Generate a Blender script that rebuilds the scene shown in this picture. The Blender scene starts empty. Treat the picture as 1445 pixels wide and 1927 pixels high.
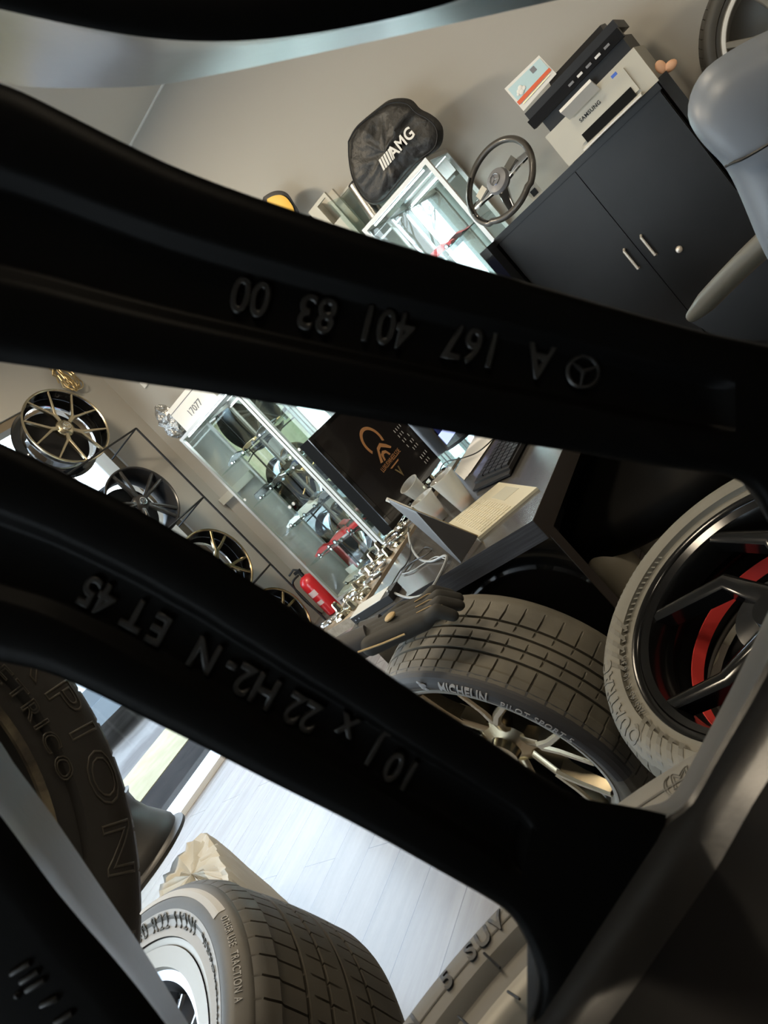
import bpy, bmesh, math, random
from mathutils import Vector, Matrix, noise as MN
random.seed(7)
PI = math.pi
sc = bpy.context.scene
C = sc.collection
# ---------------------------------------------------------------- camera
FOC, CX, CY, EYE = 1379.75, 722.5, 963.5, 1.15
roll, pitch, yaw = [math.radians(a) for a in (43.313, 8.6345, -38.7787)]
FW = Vector((math.sin(yaw)*math.cos(pitch), math.cos(yaw)*math.cos(pitch), -math.sin(pitch)))
R0 = Vector((math.cos(yaw), -math.sin(yaw), 0)); D0 = FW.cross(R0)
IX = math.cos(roll)*R0 + math.sin(roll)*D0
IY = -math.sin(roll)*R0 + math.cos(roll)*D0
EYEV = Vector((0, 0, EYE))
cd = bpy.data.cameras.new('camera'); cam = bpy.data.objects.new('camera', cd); C.objects.link(cam)
rot = Matrix((IX, -IY, -FW)).transposed().to_4x4()
cam.matrix_world = Matrix.Translation(EYEV) @ rot
cd.sensor_fit = 'VERTICAL'; cd.sensor_height = 9.8; cd.lens = FOC/1927*9.8
cd.clip_start = 0.02; cd.clip_end = 300
cd.dof.use_dof = True; cd.dof.focus_distance = 2.2; cd.dof.aperture_fstop = cd.lens/1.15
sc.camera = cam
# ---------------------------------------------------------------- world and light
w = bpy.data.worlds.new('sky'); sc.world = w; w.use_nodes = True
nt = w.node_tree; bg = nt.nodes['Background']
tc = nt.nodes.new('ShaderNodeTexCoord'); sp = nt.nodes.new('ShaderNodeSeparateXYZ')
cr = nt.nodes.new('ShaderNodeValToRGB')
nt.links.new(tc.outputs['Generated'], sp.inputs[0]); nt.links.new(sp.outputs['Z'], cr.inputs[0])
cr.color_ramp.elements[0].color = (.60, .65, .70, 1); cr.color_ramp.elements[0].position = 0.0
cr.color_ramp.elements[1].color = (.55, .74, 1, 1); cr.color_ramp.elements[1].position = .8
nt.links.new(cr.outputs[0], bg.inputs[0]); bg.inputs[1].default_value = 6.6
def area(name, loc, size, power, col, rotx=0, roty=0, sy=None):
    l = bpy.data.lights.new(name, 'AREA'); l.energy = power; l.color = col; l.size = size
    if sy: l.shape = 'RECTANGLE'; l.size_y = sy
    o = bpy.data.objects.new(name, l); C.objects.link(o); o.location = loc; o.rotation_euler = (rotx, roty, 0); return o
for x, y, p_ in [(-2.9, 2.4, 34), (-.6, 2.5, 9), (-2.6, .6, 20), (-.6, .6, 15), (1.4, 2.4, 7), (1.2, .4, 8)]:
    area('ceiling_lamp_light', (x, y, 3.16), .35, p_, (1, .84, .62))
sun = bpy.data.lights.new('sun', 'SUN'); sun.energy = 2.0; sun.angle = .2; sun.color = (1, .96, .88)
so = bpy.data.objects.new('sun', sun); C.objects.link(so); so.rotation_euler = (math.radians(20), math.radians(28), 0)
sc.view_settings.view_transform = 'Standard'; sc.view_settings.look = 'None'
sc.view_settings.gamma = 1; sc.view_settings.use_curve_mapping = False
sc.view_settings.exposure = 0.75
sc.cycles.max_bounces = 8; sc.cycles.transparent_max_bounces = 24; sc.cycles.caustics_reflective = False; sc.cycles.caustics_refractive = False
sc.cycles.sample_clamp_indirect = 4

# ---------------------------------------------------------------- pixel helpers
def ray(x, y): return FW + IX*((x-CX)/FOC) + IY*((y-CY)/FOC)
def W(x, y, ax, v):
    r = ray(x, y); return EYEV + r*((v-EYEV[ax])/r[ax])
def Wd(x, y, d): return EYEV + ray(x, y)*d
# ---------------------------------------------------------------- materials
def mat(name, col, rough=.5, metal=0, bump=None, var=None, spec=.5, coat=0, emit=None, aniso=0):
    m = bpy.data.materials.new(name); m.use_nodes = True; n = m.node_tree.nodes; L = m.node_tree.links
    b = n['Principled BSDF']; b.inputs['Base Color'].default_value = (*col, 1)
    b.inputs['Roughness'].default_value = rough; b.inputs['Metallic'].default_value = metal
    b.inputs['Specular IOR Level'].default_value = spec; b.inputs['Coat Weight'].default_value = coat
    b.inputs['Coat Roughness'].default_value = .05
    if emit: b.inputs['Emission Color'].default_value = (*emit[0], 1); b.inputs['Emission Strength'].default_value = emit[1]
    t = n.new('ShaderNodeTexCoord')
    if var:
        nz = n.new('ShaderNodeTexNoise'); nz.inputs['Scale'].default_value = var[0]; nz.inputs['Detail'].default_value = 6
        mx = n.new('ShaderNodeMix'); mx.data_type = 'RGBA'
        mx.inputs['A'].default_value = (*col, 1); mx.inputs['B'].default_value = (*var[1], 1)
        rp = n.new('ShaderNodeValToRGB'); rp.color_ramp.elements[0].position = .38; rp.color_ramp.elements[1].position = .62
        L.new(t.outputs['Object'], nz.inputs['Vector']); L.new(nz.outputs['Fac'], rp.inputs[0])
        L.new(rp.outputs[0], mx.inputs['Factor']); L.new(mx.outputs['Result'], b.inputs['Base Color'])
    if bump:
        nb = n.new('ShaderNodeTexNoise'); nb.inputs['Scale'].default_value = bump[0]; nb.inputs['Detail'].default_value = 5
        bp = n.new('ShaderNodeBump'); bp.inputs['Strength'].default_value = bump[1]; bp.inputs['Distance'].default_value = bump[2] if len(bump) > 2 else .002
        L.new(t.outputs['Object'], nb.inputs['Vector']); L.new(nb.outputs['Fac'], bp.inputs['Height']); L.new(bp.outputs[0], b.inputs['Normal'])
    return m
def glassmat(name, tint=(.93, .97, .96), refl=1.0, ior=1.5, rough=0.0, haze=0):
    m = bpy.data.materials.new(name); m.use_nodes = True; n = m.node_tree.nodes; L = m.node_tree.links; n.clear()
    o = n.new('ShaderNodeOutputMaterial'); t = n.new('ShaderNodeBsdfTransparent'); g = n.new('ShaderNodeBsdfGlossy')
    f = n.new('ShaderNodeLayerWeight'); f.inputs['Blend'].default_value = .5; mx = n.new('ShaderNodeMixShader')
    pw = n.new('ShaderNodeMath'); pw.operation = 'POWER'; pw.inputs[1].default_value = 5
    mu = n.new('ShaderNodeMath'); mu.operation = 'MULTIPLY_ADD'; mu.inputs[1].default_value = .92*refl; mu.inputs[2].default_value = .04*refl; mu.use_clamp = True
    t.inputs[0].default_value = (*tint, 1); g.inputs['Roughness'].default_value = rough
    L.new(f.outputs['Facing'], pw.inputs[0]); L.new(pw.outputs[0], mu.inputs[0]); L.new(mu.outputs[0], mx.inputs[0]); L.new(t.outputs[0], mx.inputs[1]); L.new(g.outputs[0], mx.inputs[2])
    if haze:
        df = n.new('ShaderNodeBsdfDiffuse'); df.inputs[0].default_value = (.8, .79, .75, 1); m2 = n.new('ShaderNodeMixShader'); m2.inputs[0].default_value = haze
        L.new(mx.outputs[0], m2.inputs[1]); L.new(df.outputs[0], m2.inputs[2]); L.new(m2.outputs[0], o.inputs[0])
    else: L.new(mx.outputs[0], o.inputs[0])
    return m
def wood(name, c1, c2, sx, sy, rough=.35, axis='Y', plank=None, bump=.2, zs=None):
    m = bpy.data.materials.new(name); m.use_nodes = True; n = m.node_tree.nodes; L = m.node_tree.links
    b = n['Principled BSDF']; b.inputs['Roughness'].default_value = rough
    t = n.new('ShaderNodeTexCoord'); mp = n.new('ShaderNodeMapping'); mp.inputs['Scale'].default_value = (sx, sy, zs or sx)
    nz = n.new('ShaderNodeTexNoise'); nz.inputs['Scale'].default_value = 1; nz.inputs['Detail'].default_value = 8; nz.inputs['Roughness'].default_value = .65
    rp = n.new('ShaderNodeValToRGB'); rp.color_ramp.elements[0].position = .32; rp.color_ramp.elements[1].position = .68
    rp.color_ramp.elements[0].color = (*c1, 1); rp.color_ramp.elements[1].color = (*c2, 1)
    L.new(t.outputs['Object'], mp.inputs[0]); L.new(mp.outputs[0], nz.inputs['Vector']); L.new(nz.outputs['Fac'], rp.inputs[0])
    out = rp.outputs[0]
    if plank:
        br = n.new('ShaderNodeTexBrick'); br.inputs['Scale'].default_value = 1
        br.inputs['Brick Width'].default_value = plank[0]; br.inputs['Row Height'].default_value = plank[1]; br.inputs['Mortar Size'].default_value = .002
        br.inputs['Color1'].default_value = (.86, .86, .86, 1); br.inputs['Color2'].default_value = (1, 1, 1, 1); br.inputs['Mortar'].default_value = (.35, .3, .28, 1)
        mp2 = n.new('ShaderNodeMapping'); mp2.inputs['Rotation'].default_value = (0, 0, plank[2])
        L.new(t.outputs['Object'], mp2.inputs[0]); L.new(mp2.outputs[0], br.inputs['Vector'])
        mx = n.new('ShaderNodeMix'); mx.data_type = 'RGBA'; mx.blend_type = 'MULTIPLY'; mx.inputs['Factor'].default_value = 1
        L.new(out, mx.inputs['A']); L.new(br.outputs['Color'], mx.inputs['B']); out = mx.outputs['Result']
    L.new(out, b.inputs['Base Color'])
    bp = n.new('ShaderNodeBump'); bp.inputs['Strength'].default_value = bump; bp.inputs['Distance'].default_value = .001
    L.new(nz.outputs['Fac'], bp.inputs['Height']); L.new(bp.outputs[0], b.inputs['Normal'])
    return m
def brick(name):
    m = bpy.data.materials.new(name); m.use_nodes = True; n = m.node_tree.nodes; L = m.node_tree.links
    b = n['Principled BSDF']; t = n.new('ShaderNodeTexCoord'); br = n.new('ShaderNodeTexBrick')
    mp = n.new('ShaderNodeMapping'); mp.inputs['Rotation'].default_value = (PI/2, 0, PI/2)
    br.inputs['Scale'].default_value = 1; br.inputs['Brick Width'].default_value = .9; br.inputs['Row Height'].default_value = .3; br.inputs['Mortar Size'].default_value = .03
    br.inputs['Color1'].default_value = (.36, .27, .19, 1); br.inputs['Color2'].default_value = (.5, .4, .3, 1); br.inputs['Mortar'].default_value = (.16, .12, .1, 1)
    sx = n.new('ShaderNodeSeparateXYZ'); cx = n.new('ShaderNodeCombineXYZ')
    L.new(t.outputs['Object'], sx.inputs[0]); L.new(sx.outputs['Y'], cx.inputs['X']); L.new(sx.outputs['Z'], cx.inputs['Y'])
    L.new(cx.outputs[0], br.inputs['Vector']); L.new(br.outputs['Color'], b.inputs['Base Color']); b.inputs['Roughness'].default_value = .9
    return m
M = dict(
 wall=mat('wall_paint', (.43, .415, .38), .75, bump=(90, .15, .001)),
 ceil=mat('ceiling_paint', (.62, .60, .55), .85),
 black=mat('satin_black_paint', (.0022, .0021, .002), .42, bump=(420, .12, .0004), spec=.04),
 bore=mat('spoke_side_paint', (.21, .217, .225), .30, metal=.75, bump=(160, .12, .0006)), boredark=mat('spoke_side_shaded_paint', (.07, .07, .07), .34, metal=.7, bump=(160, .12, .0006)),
 barrel=mat('barrel_shaded_paint', (.0065, .0055, .005), .46, bump=(500, .15, .0003), spec=.07), flange=mat('flange_lit_paint', (.017, .0145, .012), .30, bump=(500, .15, .0003), spec=.35),  # one black paint: flange colour lightened as lit, barrel colour darkened as shaded
 letter=mat('cast_letter_paint', (.005, .0045, .004), .33, spec=.55),
 gloss=mat('gloss_black', (.004, .004, .004), .08, coat=1),
 white=mat('white_plastic', (.75, .74, .70), .4), offwhite=mat('warm_white_plastic', (.52, .50, .43), .45),
 chrome=mat('chrome', (.85, .85, .85), .12, metal=1), alu=mat('aluminium_profile', (.62, .61, .58), .38, metal=.55),
 steel=mat('brushed_steel', (.5, .49, .46), .25, metal=1),
 dark=mat('dark_plastic', (.012, .012, .013), .45, spec=.3), grey=mat('grey_plastic', (.18, .18, .19), .4),
 red=mat('red_paint', (.62, .02, .025), .3, coat=.4), redstripe=mat('red_rim_stripe', (.85, .07, .06), .45),
 yellow=mat('yellow_face', (.85, .50, .06), .5), orange=mat('orange_plastic', (.9, .25, .03), .5),
 mirror=mat('mirror', (.86, .90, .89), .015, metal=1), navy=mat('navy_paint', (.03, .05, .12), .25, coat=.5),
 glass=glassmat('clear_glass', (.95, .985, .975), 1.0), pane=glassmat('window_glass', (.97, .99, .98), .8),
 shelfg=glassmat('shelf_glass', (.90, .97, .955), 1.2), cup=glassmat('cup_plastic', (.93, .93, .90), 1.0, 1.45, .1, haze=.30),
 liquid=mat('coffee_rest', (.32, .10, .03), .3), gold=mat('gold_paint', (.55, .42, .22), .3, metal=.9),
 champagne=mat('champagne_alloy', (.50, .43, .30), .26, metal=1), silver=mat('silver_alloy', (.30, .31, .33), .28, metal=.9),
 lipsilver=mat('machined_lip', (.27, .255, .22), .42, metal=.1), bronze=mat('bronze_alloy', (.30, .23, .13), .25, metal=1),
 rubM=mat('tyre_rubber_worn', (.125, .112, .085), .62, var=(9, (.085, .077, .06)), bump=(260, .25, .0006)),
 rubMs=mat('tyre_sidewall_dark', (.035, .035, .037), .6, bump=(300, .2, .0005)),
 rubQ=mat('tyre_rubber_dusty', (.120, .112, .090), .65, var=(7, (.095, .089, .07)), bump=(240, .25, .0005)),
 rubP=mat('tyre_rubber_brown', (.050, .044, .034), .5, var=(8, (.036, .032, .025)), bump=(260, .2, .0005)),
 rubN=mat('tyre_rubber_black', (.021, .0185, .015), .5, bump=(260, .25, .0006)),
 rubS=mat('tyre_rubber_grey', (.125, .118, .102), .6, var=(6, (.105, .098, .085)), bump=(240, .15, .0004)),
 tmarkdark=mat('moulded_dark', (.05, .047, .038), .6), tmarklight=mat('moulded_light', (.36, .36, .36), .6),
 tmarkgrey=mat('moulded_silver_grey', (.30, .30, .30), .55), tmarkN=mat('moulded_edge', (.055, .048, .036), .4), tmarkQ=mat('moulded_grey', (.085, .08, .065), .6),
 silverknob=mat('nickel', (.75, .70, .62), .3, metal=.5), leather=mat('blue_grey_leather', (.13, .15, .18), .42, bump=(220, .12, .0005)),
 leatherblack=mat('black_leather', (.003, .003, .003), .6, spec=.08), matteblack=mat('matt_black_plastic', (.005, .005, .005), .65, spec=.12), glossrim=mat('black_rim_enamel', (.004, .004, .004), .14, spec=.35), armmat=mat('olive_armrest', (.07, .062, .045), .4),
 cabblack=mat('black_laminate', (.009, .0095, .010), .36, bump=(60, .08, .001), var=(4, (.012, .0125, .0135)), spec=.3),
 bag=mat('black_nylon', (.026, .025, .023), .5, bump=(22, .8, .012)), bagside=mat('grey_nylon', (.07, .07, .075), .5),
 paper=mat('paper', (.8, .79, .75), .7), cream=mat('cream_concrete', (.22, .185, .11), .8, var=(6, (.19, .155, .09)), spec=.1),
 asphalt=mat('pale_paving', (.11, .10, .093), .8, var=(1.2, (.06, .052, .048)), spec=.1), mat_=mat('dark_door_mat', (.010, .0085, .008), .9, var=(5, (.016, .013, .012)), spec=.03),
 foam=mat('foam_wrap', (.44, .415, .35), .6, bump=(14, .5, .01)), glove=mat('glove_fabric', (.020, .019, .016), .75, bump=(300, .3, .0006)),
 gloveseam=mat('glove_seam', (.42, .30, .15), .7), laptop=mat('champagne_aluminium', (.62, .56, .40), .35, metal=.3),
 lid=mat('laptop_lid', (.03, .03, .033), .3), lidsheen=mat('lid_window_sheen', (.92, .93, .95), .22, metal=.8),
 screen=mat('screen_off', (.012, .010, .010), .16, coat=.4), bronzeprint=mat('print_bronze', (.45, .22, .09), .5),
 whiteprint=mat('print_white', (.7, .7, .7), .5), blue=mat('blue_print', (.05, .14, .6), .5),
 screen2=mat('navy_screen', (.01, .012, .05), .2, emit=((.02, .03, .12), .35)), screenwin=mat('screen_window', (.4, .5, .8), .4, emit=((.45, .55, .95), .8)),
 extlabel=mat('pale_label', (.7, .55, .55), .5), cable=mat('black_cable', (.01, .01, .01), .4), cablegrey=mat('grey_cable', (.30, .32, .33), .4),
 beige=mat('beige_plastic', (.42, .38, .29), .45), carpaint=mat('blue_grey_car_paint', (.10, .115, .13), .35, coat=.3),
 carglass=mat('car_glass', (.03, .04, .05), .05, coat=1), tail=mat('tail_lamp', (.7, .03, .05), .2),
 bark=mat('bark', (.07, .055, .045), .9), leaf=mat('yellow_leaves', (.45, .38, .08), .8), brick=brick('brick_facade'),
 floor=wood('laminate_floor', (.158, .137, .123), (.232, .213, .200), 14, 1.6, .25, plank=(1.3, .19, PI/2)),
 deskwood=wood('black_ash', (.010, .010, .011), (.05, .05, .055), 1.5, 90, .42, bump=.6),
 deskfront=wood('black_ash_edge', (.004, .004, .0045), (.040, .040, .046), 5, 5, .7, bump=.8, zs=160),
 desktop=wood('grey_desktop', (.050, .048, .045), (.078, .075, .070), 60, 3, .17, bump=.06),
 tablewood=wood('pale_oak', (.22, .18, .13), (.36, .30, .23), 60, 4, .35), deskedge=mat('brown_edge', (.020, .0145, .011), .6),
 cardorange=mat('card_orange', (.75, .12, .03), .5), cardblue=mat('card_pale_blue', (.5, .68, .72), .5), silverbag=mat('silver_film', (.45, .45, .44), .22, metal=.8, bump=(22, 1, .02)),
 skin=mat('candy_print', (.75, .42, .25), .5),
)
# ---------------------------------------------------------------- mesh helpers
class MB:
    def __init__(s): s.v = []; s.f = []
    def add(s, vs, fs, mx=None):
        k = len(s.v); s.v += [(mx @ Vector(p)) if mx else Vector(p) for p in vs]; s.f += [tuple(i+k for i in f) for f in fs]; return s
    def box(s, x0, x1, y0, y1, z0, z1, mx=None):
        return s.add([(x, y, z) for x in (x0, x1) for y in (y0, y1) for z in (z0, z1)], [(0, 1, 3, 2), (4, 6, 7, 5), (0, 4, 5, 1), (2, 3, 7, 6), (0, 2, 6, 4), (1, 5, 7, 3)], mx)
    def grid(s, rows, cyc_r=False, cyc_c=False, cap=False):
        n = len(rows[0]); R = len(rows); vs = [p for r in rows for p in r]; fs = []
        for i in range(R if cyc_r else R-1):
            for j in range(n if cyc_c else n-1):
                a, b = i*n+j, i*n+(j+1) % n; c, d = ((i+1) % R)*n+(j+1) % n, ((i+1) % R)*n+j
                fs.append((a, b, c, d))
        if cap and cyc_c: fs.append(tuple(range(n))[::-1]); fs.append(tuple(range((R-1)*n, R*n)))
        if cap and cyc_r and not cyc_c: fs.append(tuple(i*n for i in range(R))); fs.append(tuple(i*n+n-1 for i in range(R))[::-1])
        return s.add(vs, fs)
    def lathe(s, prof, n=64, closed=False, mx=None, capends=False):
        rows = [[Vector((r*math.cos(2*PI*k/n), r*math.sin(2*PI*k/n), z)) for k in range(n)] for r, z in prof]
        if mx: rows = [[mx @ p for p in r] for r in rows]
        return s.grid(rows, cyc_r=closed, cyc_c=True, cap=capends)
    def cyl(s, a, b, r, r2=None, n=16):
        return s.tube([a, b], r, n, r2)
    def tube(s, path, r, n=8, r2=None):
        path = [Vector(p) for p in path]; rows = []; up = None
        for i, p in enumerate(path):
            d = (path[min(i+1, len(path)-1)]-path[max(i-1, 0)]); d = d.normalized() if d.length > 1e-9 else Vector((0, 0, 1))
            if up is None: up = d.orthogonal().normalized()
            up = (up - d*up.dot(d)); up = up.normalized() if up.length > 1e-6 else d.orthogonal().normalized()
            sd = d.cross(up); rr = r if not callable(r) else r(i/(len(path)-1))
            if r2 is not None: rr = r + (r2-r)*i/(len(path)-1)
            rows.append([p + rr*(math.cos(2*PI*k/n)*up + math.sin(2*PI*k/n)*sd) for k in range(n)])
        return s.grid(rows, cyc_c=True, cap=True)
    def sphere(s, c, r, n=12, sc_=(1, 1, 1)):
        rows = []
        for i in range(n//2+1):
            t = PI*i/(n//2); rows.append([Vector(c)+Vector((r*math.sin(t)*math.cos(2*PI*k/n)*sc_[0], r*math.sin(t)*math.sin(2*PI*k/n)*sc_[1], r*math.cos(t)*sc_[2])) for k in range(n)])
        return s.grid(rows, cyc_c=True)
    def prism(s, pts, off):
        pts = [Vector(p) for p in pts]; n = len(pts); off = Vector(off)
        return s.add(pts+[p+off for p in pts], [tuple(range(n))[::-1], tuple(range(n, 2*n))]+[(i, (i+1) % n, n+(i+1) % n, n+i) for i in range(n)])
    def bar(s, path, wd, th, up=(0, 0, 1), taper=.75):
        # trapezoid bar along a path, up = face side
        path = [Vector(p) for p in path]; rows = []; up = Vector(up)
        for i, p in enumerate(path):
            d = (path[min(i+1, len(path)-1)]-path[max(i-1, 0)]).normalized(); sd = d.cross(up).normalized(); u2 = sd.cross(d).normalized()
            q = i/(len(path)-1); ww = wd[0]+(wd[1]-wd[0])*q if not callable(wd) else wd(q); tt = th[0]+(th[1]-th[0])*q
            rows.append([p-sd*ww*.5, p-sd*ww*.5*taper+u2*tt*.18, p+sd*ww*.5*taper+u2*tt*.18, p+sd*ww*.5, p+sd*ww*.42-u2*tt, p-sd*ww*.42-u2*tt])
        return s.grid(rows, cyc_c=True, cap=True)
def world_loc(o):
    v = Vector((0, 0, 0)); 
    while o: v += o.location; o = o.parent
    return v
def obj(name, mb, m, parent=None, smooth=35, mods=None, local=False):
    me = bpy.data.meshes.new(name); me.from_pydata([tuple(p) for p in mb.v], [], mb.f); me.update()
    bm = bmesh.new(); bm.from_mesh(me); bmesh.ops.recalc_face_normals(bm, faces=bm.faces); bm.to_mesh(me); bm.free()
    me.materials.append(m if not isinstance(m, str) else M[m])
    if smooth:
        me.polygons.foreach_set('use_smooth', [True]*len(me.polygons)); me.set_sharp_from_angle(angle=math.radians(smooth))
    o = bpy.data.objects.new(name, me); C.objects.link(o)
    if parent:
        o.parent = parent
        if not local: o.matrix_parent_inverse = MW[parent.name].inverted()
    MW[o.name] = Matrix.Identity(4)
    return o
MW = {}
def tag(o, label, cat, group=None, kind=None):
    o['label'] = label; o['category'] = cat
    if group: o['group'] = group
    if kind: o['kind'] = kind
    return o
def thing(name, label, cat, loc=(0, 0, 0), group=None):
    o = bpy.data.objects.new(name, None); C.objects.link(o); o.location = loc; o.empty_display_size = .05
    MW[o.name] = Matrix.Translation(Vector(loc)); return tag(o, label, cat, group)
def struct(name, mb, m, smooth=0, parent=None):
    o = obj(name, mb, m, parent, smooth); o['kind'] = 'structure'; return o
def place(root, mx): root.matrix_world = mx; return root
def copy_tree(o, parent=None):
    c = o.copy(); C.objects.link(c)
    if parent: c.parent = parent; c.matrix_parent_inverse = o.matrix_parent_inverse.copy()
    for ch in list(o.children): copy_tree(ch, c)
    return c
def dup(o, label, mx=None, loc=None, mats=None):
    c = copy_tree(o); c['label'] = label
    if mx is not None: c.matrix_world = mx
    if loc is not None: c.location = loc
    if mats:
        for ch in c.children:
            k = ch.name.split('.')[0]
            if k in mats:
                ch.data = ch.data.copy(); ch.data.materials[0] = M[mats[k]]
    return c
def frame_mx(center, n, up=None):
    # local +Z = n, local +Y close to up
    n = Vector(n).normalized(); up = Vector(up) if up else Vector((0, 0, 1))
    x = up.cross(n)
    if x.length < 1e-3: x = Vector((1, 0, 0))
    x.normalize(); y = n.cross(x)
    mx = Matrix((x, y, n)).transposed().to_4x4(); mx.translation = Vector(center); return mx
_tc = {}
def text(s, size=1.0, ext=.0, bev=0.0, space=1.0):
    k = (s, size, ext, bev, space)
    bold = s in ('QUATRAC', 'MICHELIN', 'AMG', 'ALPIN', 'SUV', '5', 'SAMSUNG')
    if k in _tc: return _tc[k]
    cu = bpy.data.curves.new('t', 'FONT'); cu.body = s; cu.size = size; cu.extrude = ext; cu.bevel_depth = bev; cu.bevel_resolution = 1
    cu.resolution_u = 4; cu.space_character = space; cu.align_x = 'CENTER'
    if bold: cu.offset = size*.022; cu.space_character *= 1.08
    o = bpy.data.objects.new('t', cu); C.objects.link(o); dg = bpy.context.evaluated_depsgraph_get(); dg.update()
    me = bpy.data.meshes.new_from_object(o.evaluated_get(dg))
    vs = [v.co.copy() for v in me.vertices]; fs = [tuple(p.vertices) for p in me.polygons]
    bpy.data.objects.remove(o); bpy.data.meshes.remove(me); _tc[k] = (vs, fs); return vs, fs
def textmb(s, size, ext, origin, xd, yd, nd, bev=0, space=1.0, sx=1.0):
    vs, fs = text(s, size, ext, bev, space); mb = MB(); xd, yd, nd, o = [Vector(a) for a in (xd, yd, nd, origin)]
    return mb.add([o+xd*v.x*sx+yd*v.y+nd*v.z for v in vs], fs)
def slice_y(vs, fs, ys):
    bm = bmesh.new(); bv = [bm.verts.new(v) for v in vs]
    for f in fs:
        try: bm.faces.new([bv[i] for i in f])
        except ValueError: pass
    for y in ys: bmesh.ops.bisect_plane(bm, geom=bm.verts[:]+bm.edges[:]+bm.faces[:], plane_co=(0, y, 0), plane_no=(0, 1, 0))
    bmesh.ops.triangulate(bm, faces=[f for f in bm.faces if len(f.verts) > 4])
    bm.verts.index_update(); out = ([v.co.copy() for v in bm.verts], [tuple(v.index for v in f.verts) for f in bm.faces]); bm.free(); return out
def ringtext(s, size, rmid, ang, zf, ext=.0008, space=1.0, sx=1.0, flip=False):
    # text bent round a wheel: reads clockwise, tops outward; ang = angle of its middle in local xy
    vs, fs = text(s, size, ext, 0, space); mb = MB(); out = []
    vs, fs = slice_y(vs, fs, [size*.1*j for j in range(-1, 9)])
    for v in vs:
        r = rmid+(v.y-size*.35)*(-1 if flip else 1); a = ang-(v.x*sx/rmid)*(-1 if flip else 1)
        out.append((r*math.cos(a), r*math.sin(a), zf(r)+v.z+ext*.3))
    return mb.add(out, fs)
def resample(pl, n):
    pl = [Vector(p) for p in pl]; L = [0]
    for a, b in zip(pl, pl[1:]): L.append(L[-1]+(b-a).length)
    out = []; j = 0
    for i in range(n):
        t = L[-1]*i/(n-1)
        while j < len(L)-2 and L[j+1] < t: j += 1
        q = (t-L[j])/max(1e-9, L[j+1]-L[j]); out.append(pl[j].lerp(pl[j+1], min(1, max(0, q))))
    return out
def smoothline(pl, it=2):
    pl = [Vector(p) for p in pl]
    for _ in range(it):
        o = [pl[0]]
        for a, b in zip(pl, pl[1:]): o += [a*.75+b*.25, a*.25+b*.75]
        o.append(pl[-1]); pl = o
    return pl
def catmull(pts, k=8):
    pts = [Vector(p) for p in pts]; out = []
    for i in range(len(pts)-1):
        p0, p1, p2, p3 = pts[max(i-1, 0)], pts[i], pts[i+1], pts[min(i+2, len(pts)-1)]
        for j in range(k):
            t = j/k; out.append(.5*((2*p1)+(-p0+p2)*t+(2*p0-5*p1+4*p2-p3)*t*t+(-p0+3*p1-3*p2+p3)*t**3))
    out.append(pts[-1]); return out
# ================================================================ ROOM
XL, YB, ZC, XR, YR = -4.42, 4.10, 3.18, 3.2, -4.6
struct('floor', MB().box(XL, XR, YR, YB, -.05, 0), 'floor')
struct('ceiling', MB().box(XL-.3, XR, YR, YB, ZC, ZC+.1), 'ceil')
struct('wall_back', MB().box(XL-.3, XR, YB, YB+.15, 0, ZC), 'wall')
struct('wall_right', MB().box(XR, XR+.1, YR, YB, 0, ZC), 'wall')
struct('wall_rear', MB().box(XL-.3, XR, YR-.1, YR, 2.7, ZC).box(XL-.3, XL+.3, YR-.1, YR, 0, 2.7).box(-1.2, XR, YR-.1, YR, 0, 2.7).box(XL+.3, -1.2, YR-.1, YR, 0, .12), 'wall')
mb = MB()
for x in (XL+.33, -2.7, -1.23): mb.box(x-.03, x+.03, YR-.09, YR-.02, .12, 2.7)
wr_ = struct('window_2', mb.box(XL+.33, -1.23, YR-.09, YR-.02, 2.64, 2.7), mat('window_frame_paint_rear', (.20, .16, .11), .45))
struct('window_pane', MB().box(XL+.33, -1.23, YR-.06, YR-.05, .12, 2.65), 'pane', parent=wr_)
WY1 = 3.67
mb = MB().box(XL-.25, XL, WY1, YB, 0, ZC).box(XL-.25, XL, YR, WY1, 2.60, ZC).box(XL-.25, XL, YR, -4.2, 0, 2.6)
struct('wall_left', mb, 'wall')
mb = MB()
for y in (WY1-.03, 2.98, 1.0, -.75, -2.5, -4.17): mb.box(XL-.16, XL-.02, y-.03, y+.03, 0, 2.6)
mb.box(XL-.16, XL-.02, -4.2, WY1, 2.54, 2.6)
wf = struct('window_1', mb, mat('window_frame_paint', (.20, .16, .11), .45))
o = struct('window_pane', MB().box(XL-.10, XL-.09, -4.2, WY1, .05, 2.55), 'pane', parent=wf)
struct('trim_1', MB().box(XL-.17, -4.285, -4.2, WY1-.7, 0, .035), mat('white_threshold', (.8, .8, .78), .5))
struct('baseboard_back', MB().box(-3.9, XR, YB-.015, YB, 0, .07), 'white')
# ceiling line strip between the wall and the ceiling
struct('trim_2', MB().box(XL, XR, YB-.012, YB, ZC-.012, ZC), 'white')
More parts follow.
